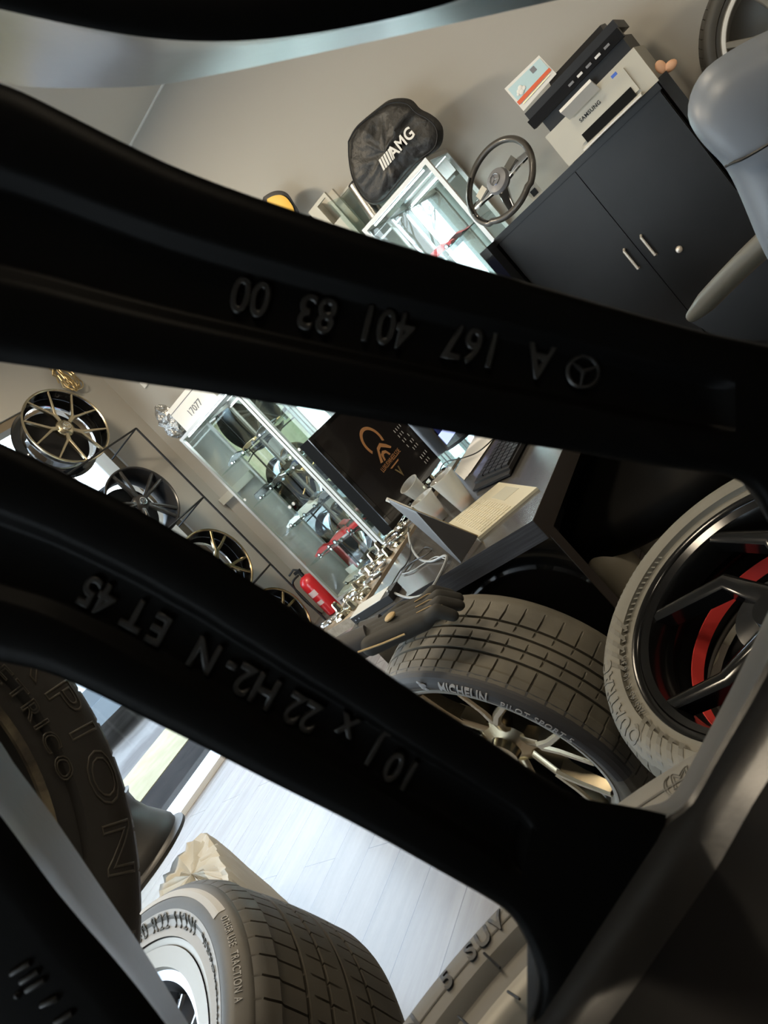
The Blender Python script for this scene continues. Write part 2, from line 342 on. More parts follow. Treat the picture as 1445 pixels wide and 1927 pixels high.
# ================================================================ OUTSIDE
mb = MB().box(-60, XL-.17, -45, 45, -.15, -.02); struct('ground', mb, 'asphalt')
o = obj('door_mat', MB().box(-5.55, -4.60, -1.5, 3.9, -.02, .0), 'mat_', smooth=0); tag(o, 'dark wet entrance mat outside the glass front beside the white threshold', 'mat')
o = obj('kerb_slab', MB().box(-6.75, -5.56, -3, 8, -.02, .005), 'cream', smooth=0); tag(o, 'cream speckled concrete slab outside beyond the dark mat', 'paving slab')
def house(name, label, x, y0, y1, z1, m, wins):
    t = thing(name, label, 'building', (x, (y0+y1)/2, 0))
    obj('wall', MB().box(x-6, x, y0, y1, -.02, z1), m, t, 0)
    obj('roof', MB().prism([(x+.4, y0-.3, z1), (x-6.3, y0-.3, z1), (x-3, y0-.3, z1+2.2)], (0, y1-y0+.6, 0)), mat('roof_tile', (.16, .10, .08), .8), t, 0)
    for (a, b, c, d) in wins:
        f = obj('window', MB().box(x, x+.06, a, b, c, d), 'white', t, 0); obj('pane', MB().box(x+.05, x+.08, a+.1, b-.1, c+.1, d-.1), 'carglass', f, 0)
house('brick_building', 'brown brick building across the street seen through the shop window', -19, 2, 14, 5.2, 'brick', [(4, 5.4, 1.2, 2.8), (8, 9.4, 1.2, 2.8), (11.4, 12.8, 1.2, 2.8)])
house('rendered_building', 'pale rendered house standing further along the street', -24, -22, -8, 4.4, 'cream', [(-20, -18.5, 1, 2.6), (-15, -13.5, 1, 2.6), (-11, -9.6, 1, 2.6)])
def branch(mb, p, d, L, r, dep):
    q = p+d*L; mid = p.lerp(q, .5)+Vector([random.uniform(-1, 1)*L*.08 for _ in range(3)])
    mb.tube([p, mid, q], r, 5, r*.62)
    if dep == 0: return
    for k in range(3 if dep > 1 else 4):
        nd = (d+Vector((random.uniform(-1, 1), random.uniform(-1, 1), random.uniform(-.35, .8)))*.75).normalized()
        branch(mb, q, nd, L*random.uniform(.6, .8), r*.6, dep-1)
def tree(x, y, h, label, leaves=False):
    t = thing('bare_tree', label, 'tree', (x, y, 0), 'bare trees across the street')
    mb = MB(); branch(mb, Vector((x, y, 0)), Vector((0, 0, 1)), h, h*.055, 5 if not leaves else 4); obj('trunk', mb, 'bark', t)
    if leaves:
        mb = MB()
        for _ in range(900):
            c = Vector((x, y, h*1.6))+Vector([random.gauss(0, h*.32) for _ in range(3)]); a = Vector([random.uniform(-1, 1) for _ in range(3)])*.09; b = a.orthogonal().normalized()*.08
            mb.add([c-a, c+b, c+a, c-b], [(0, 1, 2, 3)])
        obj('foliage', mb, 'leaf', t, 0)
for x, y, h, l in [(-11, -12, 2.2, 'bare tree with forked crown, the one nearest the glass front'), (-13, -17, 2.5, 'tall bare tree standing behind the nearest one'),
                   (-12.5, -7.5, 2.1, 'bare tree in front of the pale house'), (-15, .5, 2.3, 'bare tree beside the brick building'), (-14, -25, 2.6, 'farthest bare tree along the street')]: tree(x, y, h, l)
tree(-15.5, 4.5, 1.7, 'small tree still carrying yellow leaves before the brick building', True)
# parked car outside, tail toward the window
def car(cx, cy, ang):
    t = thing('parked_car', 'blue-grey car parked outside beyond the cream slab, red tail lamp showing', 'car')
    prof = [(-2.2, .35), (-2.25, .75), (-2.1, 1.0), (-1.6, 1.08), (-1.0, 1.42), (.5, 1.45), (1.1, 1.05), (1.95, .92), (2.2, .7), (2.2, .35)]
    rows = []
    for y, s in ((-.9, .94), (-.82, 1), (.82, 1), (.9, .94)):
        rows.append([Vector((px*s, y, .3+(pz-.3)*s)) for px, pz in prof])
    obj('body', MB().grid(rows, cyc_c=True, cap=True), 'carpaint', t, 25)
    obj('side_glass', MB().prism([(-1.45, -.915, 1.07), (-.95, -.915, 1.36), (.45, -.915, 1.39), (.95, -.915, 1.08)], (0, 1.83, 0)), 'carglass', t, 0)
    obj('rear_glass', MB().prism([(-1.62, -.7, 1.10), (-1.05, -.62, 1.42), (-1.05, .62, 1.42), (-1.62, .7, 1.10)], (-.03, 0, .02)), 'carglass', t, 0)
    for s in (-1, 1): obj('tail_lamp', MB().box(-2.27, -2.1, s*.62-.22, s*.62+.22, .80, .90), 'tail', t, 0)
    obj('bumper', MB().box(-2.33, -2.1, -.85, .85, .32, .55), 'carpaint', t, 0)
    for s in (-1, 1): obj('exhaust_pipe', MB().cyl((-2.36, s*.55, .33), (-2.2, s*.55, .33), .06, n=10), 'chrome', t)
    for x in (-1.35, 1.35):
        for s in (-1, 1):
            wv = obj('wheel', MB().lathe([(.0, .1), (.2, .11), (.32, .1), (.34, 0), (.32, -.1), (0, -.1)], 24, mx=Matrix.Translation((x, s*.85, .34)) @ Matrix.Rotation(PI/2, 4, 'X')), 'rubMs', t)
            obj('rim', MB().lathe([(.0, .12), (.21, .12), (.22, -.12), (0, -.12)], 20, mx=Matrix.Translation((x, s*.85, .34)) @ Matrix.Rotation(PI/2, 4, 'X')), 'steel', wv)
    place(t, Matrix.Translation((cx, cy, -.02)) @ Matrix.Rotation(ang, 4, 'Z'))
car(-10.5, 5.5, math.radians(146))

# ================================================================ FOREGROUND WHEEL seen from behind
DN, DF = .24, .30
def px(l, d): return [Wd(x, y, d) for x, y in l]
aw = thing('alloy_wheel', 'black alloy wheel seen close from behind, its cast part numbers on the spokes', 'wheel', Wd(-500, 900, .24))
A_T = [(-420, 70), (-160, 95), (0, 148), (45, 167), (120, 205), (232, 262), (330, 308), (440, 350), (560, 391), (660, 425), (740, 450), (860, 486), (1000, 526), (1130, 564), (1230, 592), (1340, 622), (1445, 642), (1600, 672), (1760, 700)]
A_B = [(-420, 650), (-160, 655), (0, 679), (77, 689), (155, 702), (250, 716), (349, 730), (440, 744), (560, 764), (660, 780), (753, 795), (850, 811), (926, 825), (1059, 844), (1170, 864), (1260, 879), (1340, 888), (1380, 895), (1415, 910), (1440, 935), (1460, 985), (1520, 1080), (1660, 1110)]
B_T = [(-420, 690), (-160, 760), (0, 836), (77, 871), (155, 910), (271, 967), (325, 1001), (387, 1037), (449, 1083), (504, 1117), (560, 1158), (640, 1209), (776, 1306), (911, 1391), (1027, 1472), (1105, 1513), (1170, 1522), (1215, 1530), (1262, 1541)]
B_B = [(-420, 1190), (-160, 1220), (0, 1251), (76, 1267), (152, 1300), (228, 1337), (304, 1376), (350, 1398), (417, 1433), (530, 1491), (620, 1535), (710, 1582), (827, 1648), (932, 1707), (966, 1732), (994, 1780), (1012, 1826), (1020, 1862), (1017, 1899), (995, 1950)]
def spoke(T, B, pocket, ins, n=90):
    T = resample(smoothline(px(T, DN), 1), n); B = resample(smoothline(px(B, DN), 1), n)
    # (fraction, depth inside pocket, depth outside pocket)
    p0, p1 = pocket[2], pocket[3]
    prof = [(.012, .006, .006), (.0, .0035, .0035), (.035, .001, .001), (.10, 0, 0), (p0-.06, 0, 0), (p0-.015, .0012, 0), (p0+.02, .0055, 0), (p0+.05, .0062, 0), (.5, .0062, 0),
            (p1-.05, .0062, 0), (p1-.02, .0055, 0), (p1+.015, .0012, 0), (p1+.06, 0, 0), (.90, 0, 0), (.965, .001, .001), (1.0, .0035, .0035), (.988, .006, .006), (1.1, .050, .050), (.5, .060, .060), (1.2, .050, .050)]
    rows = []
    for fr, din, dout in prof:
        r = []
        for i in range(n):
            s = i/(n-1); k = min(1, max(0, (s-pocket[0])/.02))*min(1, max(0, (pocket[1]-s)/.012))
            k = k*k*(3-2*k); d = dout+(din-dout)*k; e = min(1, max(0, (s-.80)/.12))
            fq = ins[1]+(ins[2]-ins[1])*e if fr == 1.1 else ins[0] if fr == 1.2 else fr
            p = T[i].lerp(B[i], fq); r.append(p+(p-EYEV).normalized()*0+FW*d)
        # keep the far side hidden behind the near side (draft angle of the casting)
        rows.append(r)
    return MB().grid(rows, cyc_r=True, cap=True)
spA = obj('spoke', spoke(A_T, A_B, (.03, .83, .34, .68), (.10, .68, .36)), 'black', aw, 50)
spB = obj('spoke', spoke(B_T, B_B, (.03, .865, .34, .68), (.30, .88, .80)), 'black', aw, 50)
def flatspoke(name, near, far, outer, m, sidem='bore'):
    n = 60; N = resample(smoothline(px(near, DN), 2), n); F_ = resample(smoothline(px(far, DF), 2), n); O = resample(px(outer, DN), n); O2 = resample(px(outer, DF), n)
    fc = obj(name, MB().grid([O, [a.lerp(b, .85) for a, b in zip(O, N)], [p+FW*.0008 for p in [a.lerp(b, .96) for a, b in zip(O, N)]], [p+FW*.003 for p in N]]), m, aw, 60)
    rows = [[p+FW*.003 for p in N]]+[[a.lerp(b, t) for a, b in zip(N, F_)] for t in (.12, .35, .6, .85, 1)]
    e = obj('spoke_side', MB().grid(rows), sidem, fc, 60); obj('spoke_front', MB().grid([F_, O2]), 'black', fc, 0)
    return fc
spD = flatspoke('spoke', [(-420, -120), (-150, -30), (0, 8), (145, 40), (290, 64), (436, 69), (581, 54), (727, 26), (821, 3), (960, -45), (1100, -100), (1500, -260)],
          [(-420, 20), (-150, 120), (0, 150), (44, 165), (160, 166), (290, 163), (363, 149), (472, 127), (654, 88), (800, 56), (1050, 0), (1300, -60), (1560, -170)],
          [(-420, -420), (0, -360), (400, -350), (900, -440), (1500, -640)], 'black')
spC = flatspoke('spoke', [(-420, 1180), (-200, 1330), (-60, 1478), (0, 1551), (49, 1619), (113, 1706), (226, 1834), (298, 1927), (380, 2040), (560, 2320)],
          [(-420, 1060), (-200, 1200), (-60, 1320), (0, 1392), (23, 1434), (98, 1532), (196, 1679), (272, 1789), (355, 1927), (430, 2060), (600, 2330)],
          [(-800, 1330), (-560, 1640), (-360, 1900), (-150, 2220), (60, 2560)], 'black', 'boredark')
# rim flange and barrel behind the spokes
N0 = [(1450, -820), (1640, -400), (1740, 0), (1770, 400), (1720, 780), (1620, 1000), (1520, 1120), (1475, 1205), (1445, 1263), (1408, 1331), (1363, 1407), (1333, 1460), (1307, 1508), (1290, 1529), (1262, 1541), (1215, 1600), (1165, 1680), (1120, 1745), (1060, 1830), (1000, 1935), (940, 2040), (760, 2290), (480, 2560)]
N1 = [(1540, -880), (1730, -440), (1830, 0), (1860, 400), (1810, 820), (1700, 1060), (1575, 1150), (1520, 1225), (1480, 1285), (1445, 1342), (1410, 1400), (1370, 1462), (1340, 1515), (1318, 1556), (1293, 1597), (1225, 1695), (1165, 1783), (1105, 1866), (1043, 1955), (990, 2040), (820, 2330), (540, 2620)]
n = 150; a0 = resample(smoothline(px(N0, DN), 2), n); a1 = resample(smoothline(px(N1, DN), 2), n)
def toward(p, d):  # straight toward the viewer side of the wheel, parallel to its axle
    return p-FW*d
rows = [[p+FW*.003 for p in a0], [a.lerp(b, .08)+FW*.0005 for a, b in zip(a0, a1)], [a.lerp(b, .4) for a, b in zip(a0, a1)], [toward(a.lerp(b, .7), .003) for a, b in zip(a0, a1)],
        [toward(a.lerp(b, .88), .009) for a, b in zip(a0, a1)], [toward(b, .018) for a, b in zip(a0, a1)]]
ctr = Wd(-500, 900, DN)
def outw(p, k): v = (p-ctr); v -= FW*v.dot(FW); return p+v.normalized()*k
rows += [[outw(toward(b, .03), .004) for b in a1], [outw(toward(b, .06), .008) for b in a1], [outw(toward(b, .11), .010) for b in a1], [outw(toward(b, .16), .02) for b in a1]]
rim = obj('rim_barrel', MB().grid(rows[5:]), 'barrel', aw, 60); obj('rim_flange', MB().grid(rows[:6]), 'flange', rim, 60)  # flange split off to carry the painted-in lamp sheen
far2 = [(1700, 820), (1560, 930), (1445, 1150), (1432, 1180), (1393, 1263), (1333, 1377), (1302, 1435), (1275, 1485), (1255, 1506), (1235, 1514), (1200, 1521), (1175, 1519)]
near2 = [(1700, 940), (1560, 1060), (1475, 1205), (1445, 1263), (1408, 1331), (1363, 1407), (1333, 1460), (1307, 1508), (1290, 1529), (1262, 1541), (1225, 1536), (1180, 1528)]
F2 = resample(smoothline(px(far2, DF-.005), 2), n); N2 = resample(smoothline(px(near2, DN), 2), n)
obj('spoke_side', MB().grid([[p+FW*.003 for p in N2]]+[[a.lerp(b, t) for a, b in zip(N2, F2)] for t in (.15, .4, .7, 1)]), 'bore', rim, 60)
hc = Wd(-610, 660, DN); hmx = frame_mx(hc, -FW, -IY)
obj('hub', MB().lathe([(.034, .012), (.040, .018), (.060, .016), (.092, .006), (.098, -.002), (.082, -.018), (.062, -.046), (.050, -.052), (.034, -.046)], 72, closed=True, mx=hmx), 'black', aw, 45)
# cast letters
def cast(parent, s, c_px, ang, size_px, depth, sx=1.0, space=1.0):
    k = depth/FOC; size = size_px*k/.70; xd = (IX*math.cos(ang)+IY*math.sin(ang)); yd = (IX*math.sin(ang)-IY*math.cos(ang))
    xd2, yd2 = -xd, -yd   # upside down as seen from here
    o = Wd(c_px[0], c_px[1], depth)+(-yd2)*(size*.35)
    obj('lettering', textmb(s, size, .0004, o, xd2, yd2, -FW, bev=.0005, space=space, sx=sx), 'letter', parent, 50)
dA = DN+.0062-.0006
aA = math.radians(12.6)
for s, cx_, cy_, wd in [('00', 472, 561, 1.0), ('83', 596, 592, 1.0), ('401', 727, 617, .95), ('167', 890, 652, .95), ('A', 1015, 681, 1.0)]:
    cast(spA, s, (cx_, cy_), aA, 66, dA, sx=.80*wd)
cen = Wd(1097, 700, dA)
xd, yd = IX, IY
mb = MB(); R_ = 34*dA/FOC
mb.tube([cen+R_*.86*(xd*math.cos(t)+yd*math.sin(t)) for t in [2*PI*i/40 for i in range(41)]], R_*.13, 8)
for a in (100, 220, 340):
    a = math.radians(a); dvec = xd*math.cos(a)+yd*math.sin(a); pv = xd*-math.sin(a)+yd*math.cos(a)
    mb.tube([cen-FW*.0006, cen+dvec*R_*.85-FW*.0002], R_*.17, 8, R_*.07)
obj('star_emblem', mb, 'letter', spA, 40)
aB = math.radians(29)
for s, cx_, cy_, k in [('10', 755, 1452, .8), ('J', 703, 1414, .8), ('x', 650, 1374, .8), ('22', 568, 1342, .82), ('H2', 482, 1293, .85), ('-', 432, 1262, .8), ('N', 385, 1235, .85), ('E', 300, 1186, .85), ('T', 256, 1158, .85), ('45', 184, 1122, .85)]:
    cast(spB, s, (cx_, cy_), aB, 58, dA, sx=k)
mb = MB()
for (x0, y0, x1, y1) in [(22, 1832, 56, 1812), (40, 1848, 72, 1828), (50, 1864, 84, 1843), (32, 1874, 34, 1872), (78, 1892, 108, 1878), (104, 1925, 136, 1906)]:
    mb.tube([Wd(x0, y0, DN-.0003), Wd((x0+x1)/2, (y0+y1)/2, DN-.0008), Wd(x1, y1, DN-.0003)], .0011, 8)
obj('lettering', mb, 'letter', spC, 50)
# ================================================================ TYRES AND WHEELS (local: face = +Z)
def tyre_mesh(Rl, Ro, wd, N=56, groove=.006, slant=.25, blk=.16, nrib=4, sq=.5, full=False, bulge=.012, wave=0):
    # rows of (r, z, depth of cross cut, depth of long groove)
    h = Ro-Rl; rows = [(Rl-.012, -.018, 0), (Rl-.004, -.003, 0), (Rl+.006, .001, 0), (Rl+.02, .0, 0), (Rl+.022, .0045, 0), (Rl+.3*h, bulge*.75, 0), (Rl+.5*h, bulge, 0), (Rl+.68*h, bulge*.8, 0),
            (Rl+.80*h, bulge*.2, 0), (Rl+.84*h, -.001, 0), (Rl+.845*h, -.004, 0), (Rl+.92*h, -.012, .25), (Ro-.05*h, -.022, .7), (Ro-.015*h, -.034, 1)]
    z0, z1 = -.040, -wd+.040; gw = .007; W_ = z0-z1; gs = [z0-W_*(i+1)/(nrib+1) for i in range(nrib)]
    zz = z0; crown = lambda z: Ro-.004*((z-(z0+z1)/2)/(W_/2))**2
    for gi, g in enumerate(gs+[None]):
        e = g if g is not None else z1
        k = 4
        edge = (gi == 0 or gi == nrib)
        for j in range(k+1):
            z = zz+(e-zz)*j/k if g is None else zz+(e+gw/2-zz)*j/k
            q = 1 if edge else (1 if full else (0, 0, .5, .9, 1)[j] if gi % 2 else (1, .9, .5, 0, 0)[j])
            rows.append((crown(z), z, q))
        if g is not None:
            rows += [(crown(g)-.008, g+gw/2-.0005, 0), (crown(g)-.008, g-gw/2+.0005, 0)]; zz = g-gw/2
    back = [(r, -wd-z, 0) for r, z, q in rows[:13]][::-1]
    rows += back
    n = N*8; gwid = .10; offs = [0, .5, .62, .66, .70, .74, .86, .93]; mb = MB(); out = []
    for r, z, q in rows:
        row = []
        for k in range(N):
            for j, o in enumerate(offs):
                sl = slant*(z-z0)/W_ if not wave else wave*math.sin((z-z0)/W_*PI*3)+slant*abs((z-z0)/W_-.5)*-2
                a = 2*PI*(k+o+sl)/N*1.0; d = (groove if j == 3 else groove*.9 if j in (2, 4) and False else groove if j == 4 else 0)*q
                row.append(Vector(((r-d)*math.cos(a), (r-d)*math.sin(a), z)))
        out.append(row)
    return mb.grid(out, cyc_c=True)
def zside(Rl, Ro, bulge=.012):
    h = Ro-Rl
    P_ = [(Rl+.022, .0045), (Rl+.3*h, bulge*.75), (Rl+.5*h, bulge), (Rl+.68*h, bulge*.8), (Rl+.80*h, bulge*.2), (Rl+.84*h, -.001), (Rl+.92*h, -.012), (Ro-.05*h, -.022)]
    def f(r):
        if r <= P_[0][0]: return P_[0][1]
        for (a, b), (c, d) in zip(P_, P_[1:]):
            if r <= c: return b+(d-b)*(r-a)/(c-a)
        return P_[-1][1]
    return f
def arcband(r0, r1, a0, a1, zf, n=60, k=5, lift=.0006, taper=0):
    rows = []
    for j in range(k+1):
        row = []
        for i in range(n+1):
            t = i/n; a = a0+(a1-a0)*t; rr = r0+(r1-r0)*j/k
            if taper: rr = r0+(r1-r0)*(j/k)*(1-taper*t)
            row.append(Vector((rr*math.cos(a), rr*math.sin(a), zf(rr)+lift)))
        rows.append(row)
    return MB().grid(rows)
def rim_prof(Rl, wd, lip=.012):
    return [(Rl-.014, -.03), (Rl-.010, -.006), (Rl-.006, .000), (Rl+.003, .002), (Rl+.007, -.003), (Rl+.006, -.012), (Rl-.006, -.022), (Rl-.02, -.04), (Rl-.032, -.10), (Rl-.034, -wd+.05), (Rl-.01, -wd+.03), (Rl-.002, -wd+.008), (Rl+.006, -wd), (Rl-.004, -wd),
            (Rl-.014, -wd+.02), (Rl-.038, -wd+.05), (Rl-.038, -.10), (Rl-.026, -.045)]
def pol(r, a, z): return Vector((r*math.cos(a), r*math.sin(a), z))
# ---- M: champagne wheel with the tyre standing on the floor, gloves on top
def mx_from(Cc, n, spin=0): return frame_mx(Cc, n, (0, 0, 1)) @ Matrix.Rotation(spin, 4, 'Z')
k = .95; CM = Vector((-1.152*k, 1.110*k, EYE+(.296-EYE)*k)); NM = Vector((-.243, -.964, -.108))
RL, RO, WD = .2565, .3180, .218
t = thing('wheel_with_tyre', 'champagne spoked wheel with worn low-profile tyre standing against the black desk', 'wheel')
ty = obj('tyre', tyre_mesh(RL, RO, WD, N=50, slant=.35, nrib=4, groove=.006), 'rubM', t, 32)
zf = zside(RL, RO)
obj('sidewall_band', arcband(RL+.012, RO-.0035, -.25, 2.7, zf, 90, k=12, lift=.0009), 'rubMs', ty, 0)
obj('lettering', ringtext('MICHELIN', .028, RL+.036, 1.0, lambda r: zf(r)+.0026, .0008, 1.0, .80), 'tmarkgrey', ty, 0)
obj('lettering', ringtext('PILOT SPORT 5', .019, RL+.034, .47, lambda r: zf(r)+.0026, .0006, 1.2, 1.0), 'tmarklight', ty, 0)
mbk = MB()
for r_, a_, s_ in ((0, 0, .009), (.010, .01, .006), (-.008, .012, .006), (.002, -.022, .005), (-.012, -.01, .006)): mbk.sphere(pol(RL+.036+r_, 1.33+a_, zf(RL+.036)+.002), s_, 10, (1, 1, .25))
obj('emblem', mbk, 'tmarkgrey', ty)
rm = obj('rim', MB().lathe(rim_prof(RL, WD), 96, closed=True), 'lipsilver', t, 50)
obj('valve_sticker', arcband(RL-.026, RL-.016, 1.92, 2.16, lambda r: .0005, 16, 1, lift=0), 'paper', rm, 0)
for i in range(7):
    a = 2*PI*i/7+.93; mb = MB()
    for s in (-1, 1): mb.bar([pol(.120, a+s*.02, -.030), pol(.17, a+s*.10, -.022), pol(RL-.016, a+s*.205, -.010)], (.022, .017), (.034, .022), taper=.5)
    mb.bar([pol(.06, a, -.05), pol(.13, a, -.030)], (.034, .030), (.03, .034), taper=.5)
    obj('spoke', mb, 'champagne', t, 40)
obj('hub', MB().lathe([(0, -.02), (.034, -.02), (.036, -.04), (.07, -.055), (.075, -.10), (0, -.10)], 40), 'champagne', t, 40)
obj('inner_barrel', MB().lathe([(RL-.040, -.05), (RL-.042, -WD+.04)], 64), 'gloss', t)
obj('brake_side_disc', MB().lathe([(0, -WD+.02), (RL-.045, -WD+.02)], 48), 'dark', t, 0)
place(t, mx_from(CM, NM)); MICH = t.matrix_world.copy()
# ---- Q: black wheel with red ring, dusty tyre lying on another tyre
CQ = Vector((-.385, 1.0, .499)); NQ = Vector((-.010, -.215, .977)); RL, RO, WD = .235, .312, .20
t = thing('wheel_with_tyre', 'gloss black wheel with red inner ring and dusty all-season tyre, topmost of its stack', 'wheel')
ty = obj('tyre', tyre_mesh(RL, RO, WD, N=64, slant=1.6, nrib=3, groove=.009, full=True, wave=.0), 'rubQ', t, 32); zf = zside(RL, RO)
def ang_of(mx, p):  # local angle of a world point
    q = mx.inverted() @ p; return math.atan2(q.y, q.x)
mxQ = mx_from(CQ, NQ)
def hit(mx, x, y, z=0):  # pixel ray against the local plane z
    inv = mx.inverted(); o = inv @ EYEV; d = (inv.to_3x3() @ ray(x, y)); return o+d*((z-o.z)/d.z)
def pa(mx, x, y): q = hit(mx, x, y, .008); return math.atan2(q.y, q.x), math.hypot(q.x, q.y)
aq = pa(mxQ, 1168, 1318)[0]
obj('lettering', ringtext('QUATRAC', .034, RL+.050, aq, lambda r: zf(r)+.0008, .0006, 1.15, 1.0), 'tmarkQ', ty, 0)
aq2 = pa(mxQ, 1212, 1265)[0]
obj('lettering', ringtext('205/45 R 16 83H', .016, RL+.017, aq2+.02, lambda r: zf(r)+.0014, .0006, 1.2, 1.0), 'tmarkdark', ty, 0)
for (x, y, m_) in ((1150, 1210, 1), (1245, 1405, 1)):
    ac, _ = pa(mxQ, x, y)
    for j in range(5):
        mb = MB(); rr0, rr1 = RL+.016, RL+.066
        rows = []
        for q in range(6):
            r_ = rr0+(rr1-rr0)*q/5; aa = ac+(j-2)*.085+(q/5-.5)*(-.16 if y < 1300 else .14)
            rows.append([pol(r_, aa-.018, zf(r_)+.0009), pol(r_, aa+.018, zf(r_)+.0009)])
        obj('sidewall_stripe', mb.grid(rows), 'tmarkQ', ty, 0)
mb = MB()
for i in range(22):
    aa = pa(mxQ, 1300, 970)[0]+.35+i*.045
    mb.add([pol(RL+.014, aa, zf(RL+.014)+.001), pol(RL+.014, aa+.012, zf(RL+.014)+.001), pol(RL+.055, aa+.05, zf(RL+.055)+.001), pol(RL+.055, aa+.035, zf(RL+.055)+.001)], [(0, 1, 2, 3)])
obj('sidewall_pattern', mb, 'tmarkQ', ty, 0)
obj('rim', MB().lathe(rim_prof(RL, WD), 96, closed=True), 'glossrim', t, 50)
obj('rim_shoulder', MB().lathe([(RL-.010, -.004), (RL-.022, -.010), (RL-.030, -.03), (RL-.034, -.06)], 96), 'glossrim', t, 40)
obj('red_ring', MB().lathe([(.206, -.105), (.196, -.105), (.190, -.130), (.202, -.132)], 90, closed=True), 'redstripe', t, 30)
obj('inner_disc', MB().lathe([(0, -WD+.015), (RL-.036, -WD+.015)], 48), 'dark', t, 0)
aq = pa(mxQ, 1225, 1150)[0]
for (xa, ya, xb, yb) in ((1222, 1148, 1425, 1098), (1332, 1008, 1475, 1040), (1248, 1302, 1412, 1172), (1480, 950, 1500, 1060), (1440, 1440, 1470, 1210)):
    a = pa(mxQ, xa, ya)[0]; b_, br_ = pa(mxQ, xb, yb)
    mb = MB()
    mb.bar([pol(RL-.014, a, -.016), pol((RL-.02+br_)/2, (a+b_)/2 if abs(a-b_) < PI else a, -.024), pol(br_, b_, -.030), pol(.04, b_, -.034)], (.024, .046), (.030, .044), taper=.45)
    obj('spoke', mb, 'glossrim', t, 40)
obj('hub', MB().lathe([(0, -.02), (.032, -.02), (.034, -.03), (.07, -.036), (.075, -.09), (0, -.09)], 40), 'glossrim', t, 40)
place(t, mxQ)
t2 = thing('tyre', 'dusty tyre lying on the floor under the black wheel with red ring', 'tyre')
obj('tread', tyre_mesh(RL, RO, .20, N=40, nrib=3), 'rubP', t2, 32); place(t2, mx_from((-.37, 1.03, .215), (0, 0, 1)))
# ---- P: silver wheel, lying; N stands on it
CP = Vector((-1.261, .157, .634)); NP = Vector((.006, -.309, .951)); RL, RO, WD = .275, .375, .27
mxP = mx_from(CP, NP)
t = thing('wheel_with_tyre', 'silver turbine-spoked wheel with wide brown tyre lying face up beside the large dark tyre', 'wheel')
ty = obj('tyre', tyre_mesh(RL, RO, WD, N=72, slant=.9, nrib=4, groove=.006, full=False, bulge=.018), 'rubP', t, 32); zf = zside(RL, RO, .018)
ap = pa(mxP, 330, 1742)
obj('lettering', ringtext('285/40 R22 112W', .030, RL+.026, pa(mxP, 300, 1742)[0], lambda r: zf(r)+.0016, .0008, 1.2, 1.1), 'tmarkdark', ty, 0)
obj('lettering', ringtext('RADIAL TUBELESS', .020, RL+.026, pa(mxP, 415, 1820)[0], lambda r: zf(r)+.0016, .0008, 1.05, 1.0), 'tmarkdark', ty, 0)
obj('bead_band', arcband(RL+.004, RL+.040, pa(mxP, 200, 1780)[0], pa(mxP, 430, 1990)[0], zf, 70, lift=.0005), 'tmarkgrey', ty, 0)
obj('sidewall_flash', arcband(RL+.058, RL+.076, pa(mxP, 423, 1712)[0], pa(mxP, 200, 1740)[0], zf, 60, lift=.0008, taper=.7), 'tmarklight', ty, 0)
obj('lettering', ringtext('OTHER USE  TRACTION A', .011, RL+.072, pa(mxP, 470, 1755)[0], lambda r: zf(r)+.0008, .0004, 1.2), 'tmarkgrey', ty, 0)
obj('rim', MB().lathe(rim_prof(RL, WD), 96, closed=True), 'lipsilver', t, 50)
obj('rim_step', MB().lathe([(RL-.008, .001), (RL-.036, -.004), (RL-.038, -.012)], 96), 'lipsilver', t, 40)
obj('rim_groove', MB().lathe([(RL-.038, -.012), (RL-.052, -.015), (RL-.056, -.05), (RL-.07, -.08)], 96), 'silver', t, 40)
obj('face_ring', MB().lathe([(.145, -.045), (.150, -.040), (.156, -.045), (.160, -.041), (.166, -.048), (.168, -.06)], 80), 'silver', t, 40)
obj('dish', MB().lathe([(RL-.066, -.055), (.168, -.062), (.14, -.075), (.05, -.13), (0, -.14)], 80), 'grey', t, 40)
for i in range(20):
    a = 2*PI*i/20
    obj('fin', MB().bar([pol(.150, a, -.038), pol(.18, a+.01, -.034), pol(RL-.062, a+.03, -.030)], (.008, .012), (.024, .020), taper=.4), 'silver', t, 40)
place(t, mxP)
t2 = thing('tyre', 'plain tyre under the silver turbine-spoked wheel at the glass-front side', 'tyre')
obj('tread', tyre_mesh(.28, .37, .235, N=40, nrib=4), 'rubN', t2, 32); place(t2, mx_from((-1.24, .22, .245), (0, 0, 1)))
